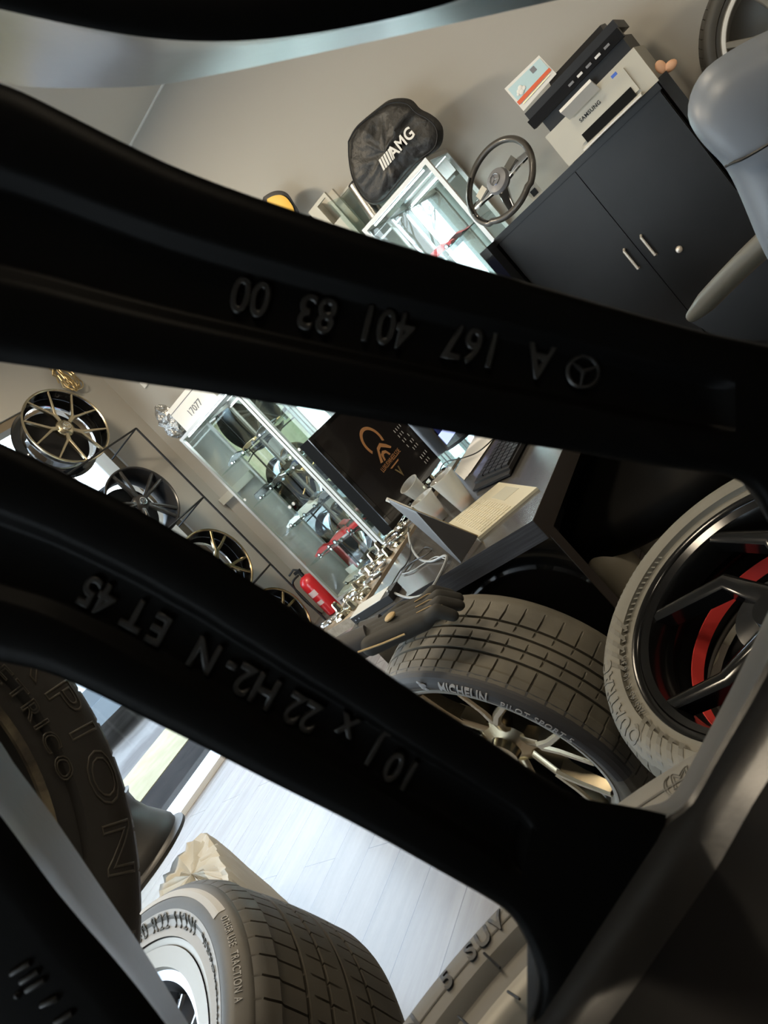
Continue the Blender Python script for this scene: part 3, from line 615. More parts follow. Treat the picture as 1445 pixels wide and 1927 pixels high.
# yellow wear line on the tread of P
# ---- N
CNn = Vector((-.738, .017, 1.196)); NN = Vector((.999, -.03, -.035)); RL, RO, WD = .285, .360, .16
mxN = mx_from(CNn, NN)
t = thing('tyre', 'large near-black tyre with outlined sidewall letters leaning above the silver wheel', 'tyre')
ty = obj('tread', tyre_mesh(RL-.005, RO+.004, WD, N=60, slant=.6, nrib=3, groove=.009, full=True), 'rubN', t, 32); zf = zside(RL-.005, RO+.004)
def outline_text(parent, s, size, r, a, zf, m, th=.0012, space=1.1, sx=1.0):
    cu = bpy.data.curves.new('t', 'FONT'); cu.body = s; cu.size = size; cu.fill_mode = 'NONE'; cu.bevel_depth = th/2; cu.resolution_u = 3; cu.space_character = space; cu.align_x = 'CENTER'
    o = bpy.data.objects.new('t', cu); C.objects.link(o); dg = bpy.context.evaluated_depsgraph_get(); dg.update(); me = bpy.data.meshes.new_from_object(o.evaluated_get(dg))
    mb = MB(); vs = []; v0, f0 = slice_y([v.co.copy() for v in me.vertices], [tuple(p.vertices) for p in me.polygons], [size*.1*j for j in range(-1, 9)])
    for co in v0:
        rr = r+(co.y-size*.35); aa = a-co.x*sx/r; vs.append((rr*math.cos(aa), rr*math.sin(aa), zf(rr)+co.z+.0005))
    mb.add(vs, f0); bpy.data.objects.remove(o); bpy.data.meshes.remove(me)
    obj('lettering', mb, m, parent, 40)
outline_text(ty, 'SCORPION ZERO', .040, RL+.046, pa(mxN, 175, 1560)[0]+.10, zf, 'tmarkN', .0014, 1.3, 1.75)
outline_text(ty, 'ASIMMETRICO', .018, RL+.016, pa(mxN, 118, 1520)[0]+.46, zf, 'tmarkN', .0011, 1.25, 1.7)
obj('bead_edge', MB().lathe([(RL-.010, -.003), (RL-.009, .001), (RL-.006, .003), (RL-.003, .0045)], 110), mat('worn_bead_rubber', (.16, .13, .08), .7, var=(30, (.05, .04, .028)), bump=(60, .8, .003)), t, 40)
obj('inner_rim', MB().lathe([(RL-.010, -.012), (RL-.03, -.02), (RL-.06, -.06), (0, -.07)], 80), 'leatherblack', t, 40)
place(t, mxN)
# ---- S: grey tyre directly below
CS = Vector((-.165, .045, .849)); NS = Vector((-.082, .099, .992)); RL, RO, WD = .281, .3665, .24
mxS = mx_from(CS, NS)
t = thing('wheel_with_tyre', 'grey winter SUV tyre lying flat, topmost of the stack under the black alloy wheel', 'wheel')
ty = obj('tyre', tyre_mesh(RL, RO, WD, N=60, slant=.5, nrib=3), 'rubS', t, 32); zf = zside(RL, RO)
aS = pa(mxS, 905, 1790); 
for s_, a_ in (('ALPIN', -1.142), ('5', -1.3206), ('SUV', -1.4355)): obj('lettering', ringtext(s_, .026, .3235, a_, lambda r: zf(r)+.0012, .0006, 1.15, .68), 'dark', ty, 0)
obj('line_ring', MB().lathe([(RL+.0365, zf(RL+.037)+.0004), (RL+.0375, zf(RL+.0375)+.0008), (RL+.0385, zf(RL+.038)+.0004)], 160), 'tmarkdark', ty, 0)
for (x0, y0, x1, y1) in ((912, 1795, 932, 1812), (853, 1903, 872, 1920), (946, 1856, 968, 1870)):
    p, q = hit(mxS, x0, y0, .01), hit(mxS, x1, y1, .01)
    p.z = zf(math.hypot(p.x, p.y))+.001; q.z = zf(math.hypot(q.x, q.y))+.001
    obj('mould_mark', MB().tube([p, q], .0009, 6), 'dark', ty)
obj('rim', MB().lathe(rim_prof(RL-.004, WD), 120, closed=True), 'lipsilver', t, 50)
pm = hit(mxS, 1275, 1470, .01); am = math.atan2(pm.y, pm.x); rmm = math.hypot(pm.x, pm.y)
outline_text(ty, '(M', .020, rmm, am, zf, 'tmarkQ', .0007, 1.0, 1.0)
place(t, mxS)
for i, z in enumerate((.55, .285)):
    t2 = thing('tyre', ['middle tyre of the stack under the grey SUV tyre', 'bottom tyre of the stack under the grey SUV tyre'][i], 'tyre', group=None)
    obj('tread', tyre_mesh(.28, .355, .235, N=40, nrib=3), 'rubP', t2, 32); place(t2, mx_from((-.15+.01*i, .05, z-.0), (0, 0, 1)))
# ---- bare black rim with foam wrap on the floor
t = thing('alloy_wheel', 'matt black bare wheel lying face down on the foam-wrapped bundle', 'wheel')
RB = .262
pr_ = [(RB, 0), (RB+.012, .004), (RB+.012, .016), (RB-.004, .022), (RB-.012, .03), (RB-.010, .05), (RB-.02, .075), (RB-.045, .13), (RB-.055, .18), (RB-.05, .22), (RB-.035, .235), (RB-.045, .24), (RB-.065, .2), (RB-.06, .12), (RB-.02, .03), (RB-.012, 0)]
obj('barrel', MB().lathe(pr_, 80, closed=True), mat('matt_black_barrel', (.018, .016, .014), .45), t, 40)
for i in range(5): obj('spoke', MB().bar([pol(.03, i*2*PI/5, .06), pol(.12, i*2*PI/5, .05), pol(RB-.03, i*2*PI/5, .04)], (.05, .03), (.03, .02)), 'dark', t)
RIMPOS = W(247, 1658, 2, .415)
C.objects.unlink(t); C.objects.link(t)
place(t, Matrix.Translation(RIMPOS) @ Matrix.Rotation(-.06, 4, 'Y'))
# crinkled foam wrap beside the bare wheel
def blobmesh(name, prims, m, parent=None, vox=.005, it=4, noise=0, nscale=8):
    mb = MB()
    for p in prims:
        if len(p) == 4: mb.tube([p[0], Vector(p[0]).lerp(Vector(p[1]), .5), p[1]], p[2], 10, p[3]); mb.sphere(p[0], p[2], 10); mb.sphere(p[1], p[3], 10)
        else: mb.sphere(p[0], p[1], 12, p[2])
    o = obj(name, mb, m, parent, 0)
    md = o.modifiers.new('r', 'REMESH'); md.mode = 'VOXEL'; md.voxel_size = vox; md.use_smooth_shade = True
    m2 = o.modifiers.new('s', 'SMOOTH'); m2.iterations = it; m2.factor = .6
    return o
def foamsheet():
    base = [W(x, y, 2, .40) for x, y in ((272, 1725), (300, 1640), (342, 1592), (356, 1568), (372, 1556), (388, 1562), (405, 1590), (432, 1655), (436, 1720), (380, 1790), (300, 1790))]
    mb = MB(); rows = []; cen = sum(base, Vector())/len(base); P_ = resample(base+[base[0]], 70)[:-1]; random.seed(9); jit = [random.uniform(-1, 1) for _ in range(70)]
    for k, (q, z) in enumerate(((.001, .39), (.4, .395), (.75, .39), (.93, .385), (1, .36), (1.03, .28), (1.02, .2), (1.05, .1), (1.06, .0))):
        rows.append([Vector((*(cen.lerp(p, q+.02*jit[(i+k//2) % 70]*(q > .5))).xy, max(0, z+(.012*jit[(i*3+k) % 70] if z else 0)))) for i, p in enumerate(P_)])
    return mb.grid(rows, cyc_c=True)
o = obj('foam_wrap', foamsheet(), 'foam', smooth=25); tag(o, 'crumpled pale foam-wrapped bundle on the bright floor carrying the bare black wheel', 'packaging')

# ================================================================ GLASS DISPLAY CABINETS along the back wall
CYF, CZT = 3.75, 1.725
SH = [.12, .42, .72, 1.02, 1.34]
def cabinet(x0, x1, label):
    t = thing('display_cabinet', label, 'display cabinet', ((x0+x1)/2, CYF+.16, 0), 'glass display cabinets along the back wall')
    f = .022; mb = MB()
    for x in (x0, x1-f):
        for y in (CYF, YB-.02-f): mb.box(x, x+f, y, y+f, .0, CZT)
    for z in (.08, CZT-f):
        mb.box(x0+f, x1-f, CYF, CYF+f, z, z+f).box(x0+f, x1-f, YB-.02-f, YB-.02, z, z+f)
        for x in (x0, x1-f): mb.box(x, x+f, CYF+f, YB-.02-f, z, z+f)
    obj('frame', mb, 'alu', t, 0)
    obj('base', MB().box(x0+.01, x1-.01, CYF+.01, YB-.03, .0, .08), 'grey', t, 0)
    obj('bottom_board', MB().box(x0+f, x1-f, CYF+f, YB-.03, .102, .115), 'offwhite', t, 0)
    obj('mirror_back', MB().box(x0+f, x1-f, YB-.032, YB-.026, .116, CZT-f), 'mirror', t, 0)
    xm = (x0+x1)/2
    for k, (a, b, y) in enumerate(((x0+f, xm+.02, CYF+.003), (xm-.02, x1-f, CYF+.011))):
        d = obj('glass_door', MB().box(a, b, y, y+.004, .103, CZT-f), 'glass', t, 0)
        obj('lock', MB().cyl(((b-.04 if k == 0 else a+.04), y-.008, .85), ((b-.04 if k == 0 else a+.04), y, .85), .013, n=14), 'white', d)
        obj('finger_grip', MB().cyl((a+.03 if k == 0 else b-.03, y-.004, 1.1), (a+.03 if k == 0 else b-.03, y, 1.1), .011, n=14), 'white', d)
    for x in (x0+.008, x1-.012): obj('side_pane', MB().box(x, x+.004, CYF+f, YB-.045, .103, CZT-f), 'glass', t, 0)
    obj('top_pane', MB().box(x0+.01, x1-.01, CYF+.01, YB-.03, CZT-.008, CZT-.003), 'shelfg', t, 0)
    obj('led_strip', MB().box(x0+.06, x1-.06, CYF+.03, CYF+.042, CZT-.034, CZT-.026), mat('led_strip_glow', (.9, .9, .9), .5, emit=((.85, .95, 1), 6)), t, 0)
    area('cabinet_led_light', ((x0+x1)/2, CYF+.06, CZT-.04), x1-x0-.12, 1.5, (.84, .94, 1), sy=.02)
    for z in SH[1:]:
        s = obj('shelf', MB().box(x0+f, x1-f, CYF+.035, YB-.036, z-.006, z), 'shelfg', t, 0)
        for x in (x0+.09, x1-.09): obj('shelf_bracket', MB().box(x-.006, x+.006, YB-.05, YB-.036, z-.03, z-.006), 'alu', s, 0)
    return t
for a, b, l in ((-3.925, -3.235, 'glass display cabinet nearest the fire extinguisher, box on top'), (-3.225, -2.585, 'glass display cabinet behind the black monitor'),
                (-2.575, -1.935, 'glass display cabinet under the round yellow sign'), (-1.80, -1.29, 'glass display cabinet under the black cloth bag beside the black cupboard')): cabinet(a, b, l)
# model cars
def model_car(kind, label, paint):
    t = thing('model_car', label, 'model car', group='model cars in the glass cabinets')
    if kind == 0: prof = [(-.11, .012), (-.112, .034), (-.09, .042), (-.05, .060), (.018, .061), (.055, .040), (.10, .032), (.112, .022), (.11, .012)]
    elif kind == 1: prof = [(-.11, .014), (-.112, .05), (-.10, .075), (.02, .077), (.05, .050), (.10, .044), (.11, .025), (.108, .014)]
    else: prof = [(-.10, .014), (-.105, .040), (-.07, .048), (-.03, .050), (.0, .050), (.04, .044), (.10, .038), (.11, .024), (.108, .014)]
    rows = []
    for y, s in ((-.044, .9), (-.040, 1), (-.02, 1.02), (.02, 1.02), (.040, 1), (.044, .9)): rows.append([Vector((x*(.97+.03*(s > .95)), y, .012+(z-.012)*(s if z < .045 else s*.98))) for x, z in prof])
    obj('body', MB().grid(rows, cyc_c=True, cap=True), paint, t, 30)
    if kind < 2:
        g = [(-.080, .0455), (-.052, .058), (.014, .059), (.045, .043)] if kind == 0 else [(-.095, .050), (-.09, .071), (.015, .073), (.04, .052)]
        obj('side_window', MB().prism([(x, -.0425, z) for x, z in g], (0, .085, 0)), 'carglass', t, 0)
    for x in (-.068, .068):
        for s in (-1, 1):
            wv = obj('wheel', MB().lathe([(0, .007), (.014, .007), (.017, .004), (.017, -.006), (0, -.006)], 16, mx=Matrix.Translation((x, s*.040, .0165)) @ Matrix.Rotation(PI/2, 4, 'X')), 'dark', t)
            obj('hub', MB().lathe([(0, .009), (.010, .009), (.010, -.009), (0, -.009)], 10, mx=Matrix.Translation((x, s*.040, .0165)) @ Matrix.Rotation(PI/2, 4, 'X')), 'chrome', wv)
    return t
cars = [ # x px, y px, kind, paint, label, heading, scale
 (414, 843, 0, 'gloss', 'black model car on the upper shelf of the cabinet nearest the extinguisher', .9, 1),
 (492, 926, 1, 'gloss', 'black model off-roader in front of the middle dark disc reflection', .7, 1),
 (532, 966, 0, 'steel', 'grey model car, lower neighbour of the black model off-roader', .8, 1),
 (470, 835, 2, 'gold', 'gold model roadster on the upper shelf', .3, 1.0),
 (505, 870, 0, 'chrome', 'silver model coupe beside the gold roadster', .4, 1),
 (545, 905, 2, 'carpaint', 'pale blue model car in the middle of the cabinet', .5, 1),
 (560, 1000, 1, 'white', 'white model off-roader low in the cabinet', .6, 1),
 (609, 1048, 0, 'red', 'small red model car above the extinguisher side shelf', .8, .9),
 (652, 1012, 2, 'red', 'long red model convertible on the low shelf', .6, 1.3),
 (642, 1095, 2, 'offwhite', 'white model convertible on the cabinet bottom board', .4, 1.0),
 (668, 1062, 0, 'navy', 'navy model car beside the white convertible', .4, .95),
 (600, 950, 0, 'grey', 'grey model saloon near the cabinet post', .3, 1),
 (530, 790, 0, 'dark', 'dark model coupe high in the second cabinet', .5, 1),
 (575, 825, 1, 'silver', 'silver model off-roader in the second cabinet behind the monitor corner', .3, 1),
 (600, 880, 0, 'navy', 'dark blue model car beside the monitor edge', .2, 1),
 (632, 920, 2, 'chrome', 'bright model car low beside the monitor edge', .2, 1),
 (687, 968, 0, 'red', 'red model car in the second cabinet beside the monitor foot', .4, 1),
 (655, 945, 1, 'dark', 'black model van behind the monitor', .4, 1),
 (800, 440, 0, 'red', 'dark red model car in the cabinet under the black bag', .4, 1),
 (885, 460, 0, 'chrome', 'chrome model car in the cabinet beside the steering wheel', .2, 1.0),
 (905, 450, 1, 'dark', 'black model off-roader in the cabinet beside the steering wheel', .2, 1),
 (945, 495, 0, 'silver', 'silver model car on the lower shelf beside the black cupboard', .3, .9),
 (850, 470, 2, 'gloss', 'black model roadster behind the chrome model car', .3, 1.0),
]
PLC = []
for x, y, k_, pnt, lab, hd, sc_ in cars:
    q = W(x, y, 1, 3.9); zs = min(SH, key=lambda z: abs(z-q.z+.03)); zs = zs if zs > .2 else .115
    xr = q.x
    for a, b in ((-3.925, -3.235), (-3.225, -2.585), (-2.575, -1.935), (-1.80, -1.29)):
        if a-.1 < xr < b+.05: xr = min(max(xr, a+.14), b-.14); break
    L_ = .20*sc_*.82*(abs(math.cos(hd-.4))*.9+.25); best = None
    for dz in range(5):
        for sgn in (0, 1, -1, 2, -2, 3, -3, 4, -4, 5, -5, 6, -6, 7, -7, 8, -8):
            xx = xr+sgn*.05; ok = a+.03+L_/2 < xx < b-.03-L_/2
            zz = sorted([.115]+SH[1:], key=lambda z: abs(z-q.z+.03))[dz]
            if ok and all(abs(xx-p[0]) > (L_+p[2])/2 or abs(zz-p[1]) > .05 for p in PLC): best = (xx, zz); break
        if best: break
    xr, zs = best or (xr, zs); PLC.append((xr, zs, L_))
    yr = 3.9+random.uniform(-.02, .02); o = model_car(k_, lab, pnt); o.location = (xr, yr, zs+.0005); o.rotation_euler.z = PI*.0+hd-.4; o.scale = (sc_*.82,)*3
# small white price cards in the cabinet
for x, y, l in ((665, 1075, 'pale folded card on the cabinet bottom beside the white convertible'), (838, 325, 'white card strip hanging in the top of the cabinet under the bag')):
    q = W(x, y, 1, 3.95); o = obj('price_card', MB().box(q.x-.05, q.x+.05, 3.95, 3.953, q.z-.03, q.z+.05), 'paper', smooth=0); tag(o, l, 'card')
# ---- things on top of the cabinets
t = thing('cardboard_box', 'white printed box on top of the cabinet nearest the extinguisher', 'box')
obj('carton', MB().box(-3.86, -3.42, 3.80, 4.06, CZT+.002, CZT+.20), 'paper', t, 0)
obj('lettering', textmb('17077', .07, .0005, (-3.64, 3.797, CZT+.05), (1, 0, 0), (0, 0, 1), (0, -1, 0)), 'grey', t, 0)
obj('lid_edge', MB().box(-3.862, -3.418, 3.798, 4.062, CZT+.16, CZT+.165), 'grey', t, 0)
def pillow(name, outline, plane, bulge, back, m, parent, nr=9, wr=0, n=90, cap=True, ax=1):
    P_ = resample(smoothline([W(x, y, ax, plane) for x, y in outline]+[W(*outline[0], ax, plane)], 2), n+1)[:-1]
    c_ = sum(P_, Vector())/n; nd = Vector([0, 0, 0]); nd[ax] = -1
    rows = []
    for k in range(nr+1):
        q = k/nr*.999+.001; h = bulge*math.sqrt(max(0, 1-q**2.6))
        rows.append([c_.lerp(p, q)+nd*(h*(1+wr*2.2*MN.noise(p*9+nd*q*2.5)*q+wr*.9*MN.noise(c_.lerp(p, q)*34))) for i, p in enumerate(P_)])
    rb = []
    for k in range(nr, -1, -1):
        q = k/nr*.999+.001; h = back*math.sqrt(max(0, 1-q**3)); rb.append([c_.lerp(p, q*(1 if q < .99 else 1))-nd*(h+.0001) for p in P_])
    return obj(name, MB().grid(rows+rb, cyc_c=True), m, parent, 60), c_
def ip(l, x0, y0, s): return [(x0+a*s, y0+b*s) for a, b in l]
t = thing('cloth_bag', 'round black nylon bag with printed letters on top of the glass cabinet', 'bag')
bo = ip([(408, 300), (440, 235), (500, 182), (560, 135), (610, 96), (680, 88), (730, 100), (760, 145), (820, 170), (870, 215), (882, 265), (868, 335), (790, 385), (720, 455), (640, 550), (590, 610), (530, 625), (478, 590), (430, 500), (410, 400)], 500, 150, .3806)
b_, bc = pillow('pouch', bo, 3.80, .07, .10, 'bag', t, wr=.28)
seam = resample(smoothline([W(x, y, 1, 3.79) for x, y in bo]+[W(*bo[0], 1, 3.79)], 2), 90)
cc = sum(seam, Vector())/90
obj('piping', MB().tube([cc.lerp(p, .93) + Vector((0, -.035, 0)) for p in seam], .0035, 6), 'dark', t)
c0 = W(747, 280, 1, 3.712); xd = (W(775, 248, 1, 3.712)-W(720, 310, 1, 3.712)).normalized(); yd = Vector((0, -1, 0)).cross(xd)*-1
if yd.z < 0: yd = -yd
obj('lettering', textmb('AMG', .075, .001, c0+xd*.035-yd*.02, xd, yd, (0, -1, 0), sx=.95), 'paper', t, 0)
mb = MB()
for i in range(5):
    p = c0-xd*(.055+.017*i)-yd*.022; mb.prism([p, p+xd*(.012), p+xd*.027+yd*.052, p+xd*.015+yd*.052], (0, -.001, 0))
obj('stripe_mark', mb, 'paper', t, 0)
# clear case + cylinder, box with opening, yellow sign
t = thing('glass_case', 'low clear case with pale rim on top of the cabinets, left of the black bag', 'display case')
mb = MB().box(-1.87, -1.56, 3.98, 3.985, CZT, 1.965).box(-1.87, -1.865, 3.80, 3.98, CZT, 1.965)
obj('panes', mb, 'shelfg', t, 0); obj('rim', MB().box(-1.87, -1.56, 3.98, 3.99, 1.965, 1.975), 'offwhite', t, 0)
t = thing('tube', 'grey ribbed cylinder leaning beside the black bag on the cabinet', 'tube')
obj('barrel', MB().cyl((-1.73, 3.86, 1.728), (-1.72, 3.90, 1.93), .045, n=24), 'steel', t); obj('cap', MB().cyl((-1.72, 3.90, 1.93), (-1.72, 3.902, 1.945), .04, n=24), 'dark', t)
t = thing('cream_box', 'cream box with square opening on top of the cabinets', 'box')
fx = [W(x, y, 1, 3.90) for x, y in ((588, 385), (612, 368), (642, 401), (618, 412))]
x0, x1, z0, z1 = -1.995, -1.89, CZT+.14, CZT+.31
mb = MB().box(x0, x1, 3.9, 3.92, z0-.14, z0+.02).box(x0, x1, 3.9, 3.92, z1-.02, z1).box(x0, x0+.016, 3.9, 3.92, z0+.02, z1-.02).box(x1-.016, x1, 3.9, 3.92, z0+.02, z1-.02).box(x0-.05, x0, 3.9, 4.02, z0-.14, z1).box(x0, x1, 4.0, 4.02, z0-.14, z1)
obj('carton', mb, 'offwhite', t, 0)
t = thing('round_sign', 'yellow rounded sign with dark rim standing on the cabinets', 'sign')
yo = ip([(100, 268), (160, 225), (230, 193), (300, 186), (360, 197), (410, 230), (450, 290), (490, 360), (540, 420), (560, 560), (400, 640), (200, 600), (60, 420)], 480, 330, .1523)
pillow('rim', yo, 3.93, .012, .01, 'dark', t, 3); 
yi = ip([(150, 292), (200, 262), (260, 243), (320, 241), (370, 262), (410, 300), (445, 350), (475, 400), (500, 540), (400, 600), (240, 560), (140, 420)], 480, 330, .1523)
pillow('face', yi, 3.916, .010, .002, 'yellow', t, 3)
obj('stand', MB().box(-2.14, -2.06, 3.90, 3.96, CZT+.001, 2.02), 'dark', t, 0)
# crumpled silver bag beside the box
q = W(300, 762, 1, 3.85)
random.seed(21); mb = MB(); rows = []
for i in range(11):
    th_ = PI*i/10; rows.append([Vector((-3.985+math.sin(th_)*math.cos(2*PI*k/16)*.09*random.uniform(.6, 1.25), 3.88+math.sin(th_)*math.sin(2*PI*k/16)*.08*random.uniform(.6, 1.2), 1.875+math.cos(th_)*.145*random.uniform(.85, 1.1))) for k in range(16)])
t = obj('silver_bag', mb.grid(rows, cyc_c=True), 'silverbag', smooth=0)
tag(t, 'crumpled silver film bag beside the white box on the cabinet', 'bag')
# ================================================================ BLACK CUPBOARD with printer
t = thing('cupboard', 'tall black two-door cupboard against the back wall with the printer on top', 'cupboard', (-.4, 3.9, 0))
KX0, KX1, KZ, KY = -1.235, -.335, 1.205, 3.60
obj('body', MB().box(KX0, KX1, KY, YB-.02, .0, KZ-.03), 'cabblack', t, 0)
obj('top_board', MB().box(KX0-.005, KX1+.008, KY-.015, YB-.02, KZ-.03, KZ), 'cabblack', t, 0)
KM = -.77
for a, b, hx in ((KX0+.003, KM-.002, KM-.045), (KM+.002, KX1-.003, KM+.045)):
    d = obj('door', MB().box(a, b, KY-.018, KY, .06, KZ-.034), 'cabblack', t, 0)
    obj('handle', MB().tube([(hx, KY-.018, .66), (hx, KY-.045, .665), (hx, KY-.045, .765), (hx, KY-.018, .77)], .006, 8), 'silverknob', d)
obj('lock', MB().sphere((KM+.13, KY-.022, .615), .016, 14), 'silverknob', t)
# printer
t = thing('printer', 'grey-white laser printer with black scanner lid on the black cupboard', 'printer', (-.55, 3.8, KZ))
PX0, PX1, PY = -.777, -.318, 3.585
obj('body', MB().box(PX0, PX1, PY, 3.98, KZ+.002, KZ+.165), 'offwhite', t, 0)
obj('front_panel', MB().box(PX0+.10, PX1-.07, PY-.012, PY, KZ+.03, KZ+.135), 'offwhite', t, 0)
obj('lettering', textmb('SAMSUNG', .022, .0006, (PX0+.20, PY-.013, KZ+.100), (1, 0, 0), (0, 0, 1), (0, -1, 0)), 'dark', t, 0)
obj('fold_tray', MB().prism([(PX0+.12, PY-.012, KZ+.142), (PX0+.28, PY-.012, KZ+.142), (PX0+.28, PY-.07, KZ+.185), (PX0+.12, PY-.07, KZ+.185)], (0, .004, .012)), 'white', t, 0)
obj('paper_slot', MB().box(PX0+.12, PX1-.09, PY-.015, PY-.012, KZ+.02, KZ+.062), 'matteblack', t, 0)
obj('paper_tray', MB().prism([(PX0+.10, PY-.075, KZ+.004), (PX1-.07, PY-.075, KZ+.004), (PX1-.07, PY-.012, KZ+.012), (PX0+.10, PY-.012, KZ+.012)], (0, 0, .006)), 'white', t, 0)
obj('badge', MB().box(PX0+.335, PX0+.36, PY-.002, PY, KZ+.125, KZ+.148), 'blue', t, 0)
sc_o = obj('scanner', MB().box(PX0+.03, PX1-.01, PY+.0, 3.97, KZ+.165, KZ+.235), 'dark', t, 0)
obj('control_panel', MB().prism([(PX0-.01, PY-.02, KZ+.22), (PX1, PY-.02, KZ+.22), (PX1, PY-.035, KZ+.262), (PX0-.01, PY-.035, KZ+.262)], (0, .05, .0)), 'dark', sc_o, 0)
obj('lid', MB().box(PX0-.01, PX1, PY+.02, 3.97, KZ+.262, KZ+.30), 'dark', sc_o, 0)
obj('document_feeder', MB().prism([(PX0+.12, 3.70, KZ+.30), (PX0+.12, 3.95, KZ+.30), (PX0+.12, 3.93, KZ+.345), (PX0+.12, 3.74, KZ+.335)], (.28, 0, 0)), 'dark', sc_o, 0)
for i in range(5): obj('button', MB().box(PX0+.20+i*.045, PX0+.225+i*.045, PY-.037, PY-.03, KZ+.235, KZ+.245), 'whiteprint' if i % 2 else 'grey', sc_o, 0)
# leaflet card behind printer
t = thing('leaflet', 'upright leaflet card with orange stripe behind the printer corner', 'leaflet')
cz = [W(x, y, 1, 3.72) for x, y in ((949, 167), (1014, 104), (1047, 139), (985, 209))]
cmx = Matrix.Translation((0, 0, 0))
obj('card', MB().prism(cz, (0, .003, 0)), 'paper', t, 0)
def cq(u, v, dy=0): return cz[0].lerp(cz[1], u).lerp(cz[3].lerp(cz[2], u), v)+Vector((0, -dy, 0))
def cquad(u0, u1, v0, v1, dy): return MB().prism([cq(u0, v0, dy), cq(u1, v0, dy), cq(u1, v1, dy), cq(u0, v1, dy)], (0, .0005, 0))
obj('picture', cquad(.05, .97, .10, .62, .002), 'cardblue', t, 0); obj('stripe', cquad(.02, .98, .62, .76, .003), 'cardorange', t, 0); obj('line', cquad(.1, .9, .80, .84, .003), 'gold', t, 0)
mb = MB()
for u, v, r in ((.2, .42, .010), (.27, .38, .012), (.33, .46, .009), (.24, .50, .012), (.15, .48, .007)): mb.sphere(cq(u, v, .004), r, 10, (1, .15, 1))
obj('drawing', mb, 'paper', t)
obj('stamp_mark', cquad(.66, .78, .14, .34, .003), 'grey', t, 0)
# glossy black box with picture at the right end, little card
t = thing('glossy_box', 'glossy black box with orange candy picture beside the printer', 'box')
obj('carton', MB().box(KX1+.012, KX1+.055, 3.60, 3.95, .0, KZ+.01), 'gloss', t, 0)
obj('picture', MB().sphere((-.29, 3.64, KZ+.035), .026, 12, (.8, .3, 1.1)).sphere((-.262, 3.64, KZ+.012), .028, 12, (1.0, .3, .7)), 'skin', t)
q = W(1006, 362, 1, 3.70); t = thing('picture_card', 'small cream card with dark print beside the steering wheel', 'card')
obj('card', MB().box(q.x-.03, q.x+.03, 3.70, 3.703, KZ, KZ+.07), 'offwhite', t, 0); obj('print', MB().box(q.x-.016, q.x+.014, 3.698, 3.70, KZ+.015, KZ+.045), 'dark', t, 0)
o = obj('support_box', MB().box(-1.285, -1.24, 3.45, 4.05, 0, 1.2), 'gloss', smooth=0); tag(o, 'narrow glossy black filler panel between glass cabinet and black cupboard', 'panel')
# ---- steering wheel
t = thing('steering_wheel', 'leather and chrome steering wheel standing between the glass cabinet and the cupboard', 'steering wheel')
SR = .188
obj('rim', MB().tube([pol(SR*(1 if math.sin(2*PI*i/64) > -.72 else .94), 2*PI*i/64, 0) for i in range(65)], .0155, 12), mat('steering_leather', (.05, .045, .038), .35, coat=.3), t)
obj('trim_inlay', MB().tube([pol(SR-.006, a, .014) for a in [2.3+.05*i for i in range(34)]], .006, 8), 'gloss', t)
obj('airbag', MB().lathe([(0, .035), (.035, .034), (.055, .026), (.062, .01), (.055, -.01), (0, -.012)], 40), 'grey', t, 40)
st = MB(); st.tube([pol(.026, 2*PI*i/24, .037) for i in range(25)], .0022, 6)
for a in (90, 210, 330): st.tube([Vector((0, 0, .037)), pol(.026, math.radians(a), .037)], .002, 6, .001)
obj('star_emblem', st, 'chrome', t)
for a in (0, 180, 270): obj('spoke', MB().bar([pol(.045, math.radians(a), .005), pol(.11, math.radians(a), .008), pol(SR-.01, math.radians(a), 0)], (.055, .03), (.02, .016)), 'chrome' if a != 270 else 'gloss', t, 40)
for a in (8, 172):
    obj('switch_pad', MB().box(-.028, .028, -.02, .02, 0, .012, mx=Matrix.Translation(pol(.095, math.radians(a), .012)) @ Matrix.Rotation(math.radians(20), 4, 'Z')), 'offwhite' if a > 90 else 'steel', t, 0)
cS = W(940, 342, 1, 3.63); nS = (-FW*.67-IX*.74).normalized()
place(t, frame_mx(cS, nS, (0, 0, 1)))
# ================================================================ DESK (long side runs to the back wall)
DZ = .69
pR, pL = W(1002, 981, 2, DZ), W(660, 1186, 2, DZ); DX0, DX1, DY = pL.x, pR.x, (pR.y+pL.y)/2; DY1 = 2.6
t = thing('desk', 'black ash desk with grey top and thick front edge behind the champagne wheel', 'desk', ((DX0+DX1)/2, DY, 0))
obj('desktop', MB().box(DX0+.001, DX1-.001, DY+.001, DY1, DZ-.052, DZ), 'desktop', t, 0)
obj('front_edge', MB().box(DX0, DX1, DY-.0015, DY+.001, DZ-.052, DZ+.0003), 'deskfront', t, 0)
obj('side_edge', MB().box(DX1-.001, DX1+.001, DY-.0015, DY1, DZ-.052, DZ+.0003), 'deskedge', t, 0)
obj('front_panel', MB().box(DX0+.004, DX1-.001, DY+.012, DY+.045, 0, DZ-.052), 'gloss', t, 0)
obj('panel_edge', MB().box(DX1-.001, DX1+.001, DY+.010, DY+.047, 0, DZ-.052), 'deskedge', t, 0)
obj('back_panel', MB().box(DX0+.02, DX0+.04, DY+.045, DY1, .0, DZ-.052), 'dark', t, 0)
obj('end_panel', MB().box(DX0+.02, DX1-.02, DY1-.03, DY1, 0, DZ-.052), 'dark', t, 0)
def onp(x, y, z=DZ): return W(x, y, 2, z)
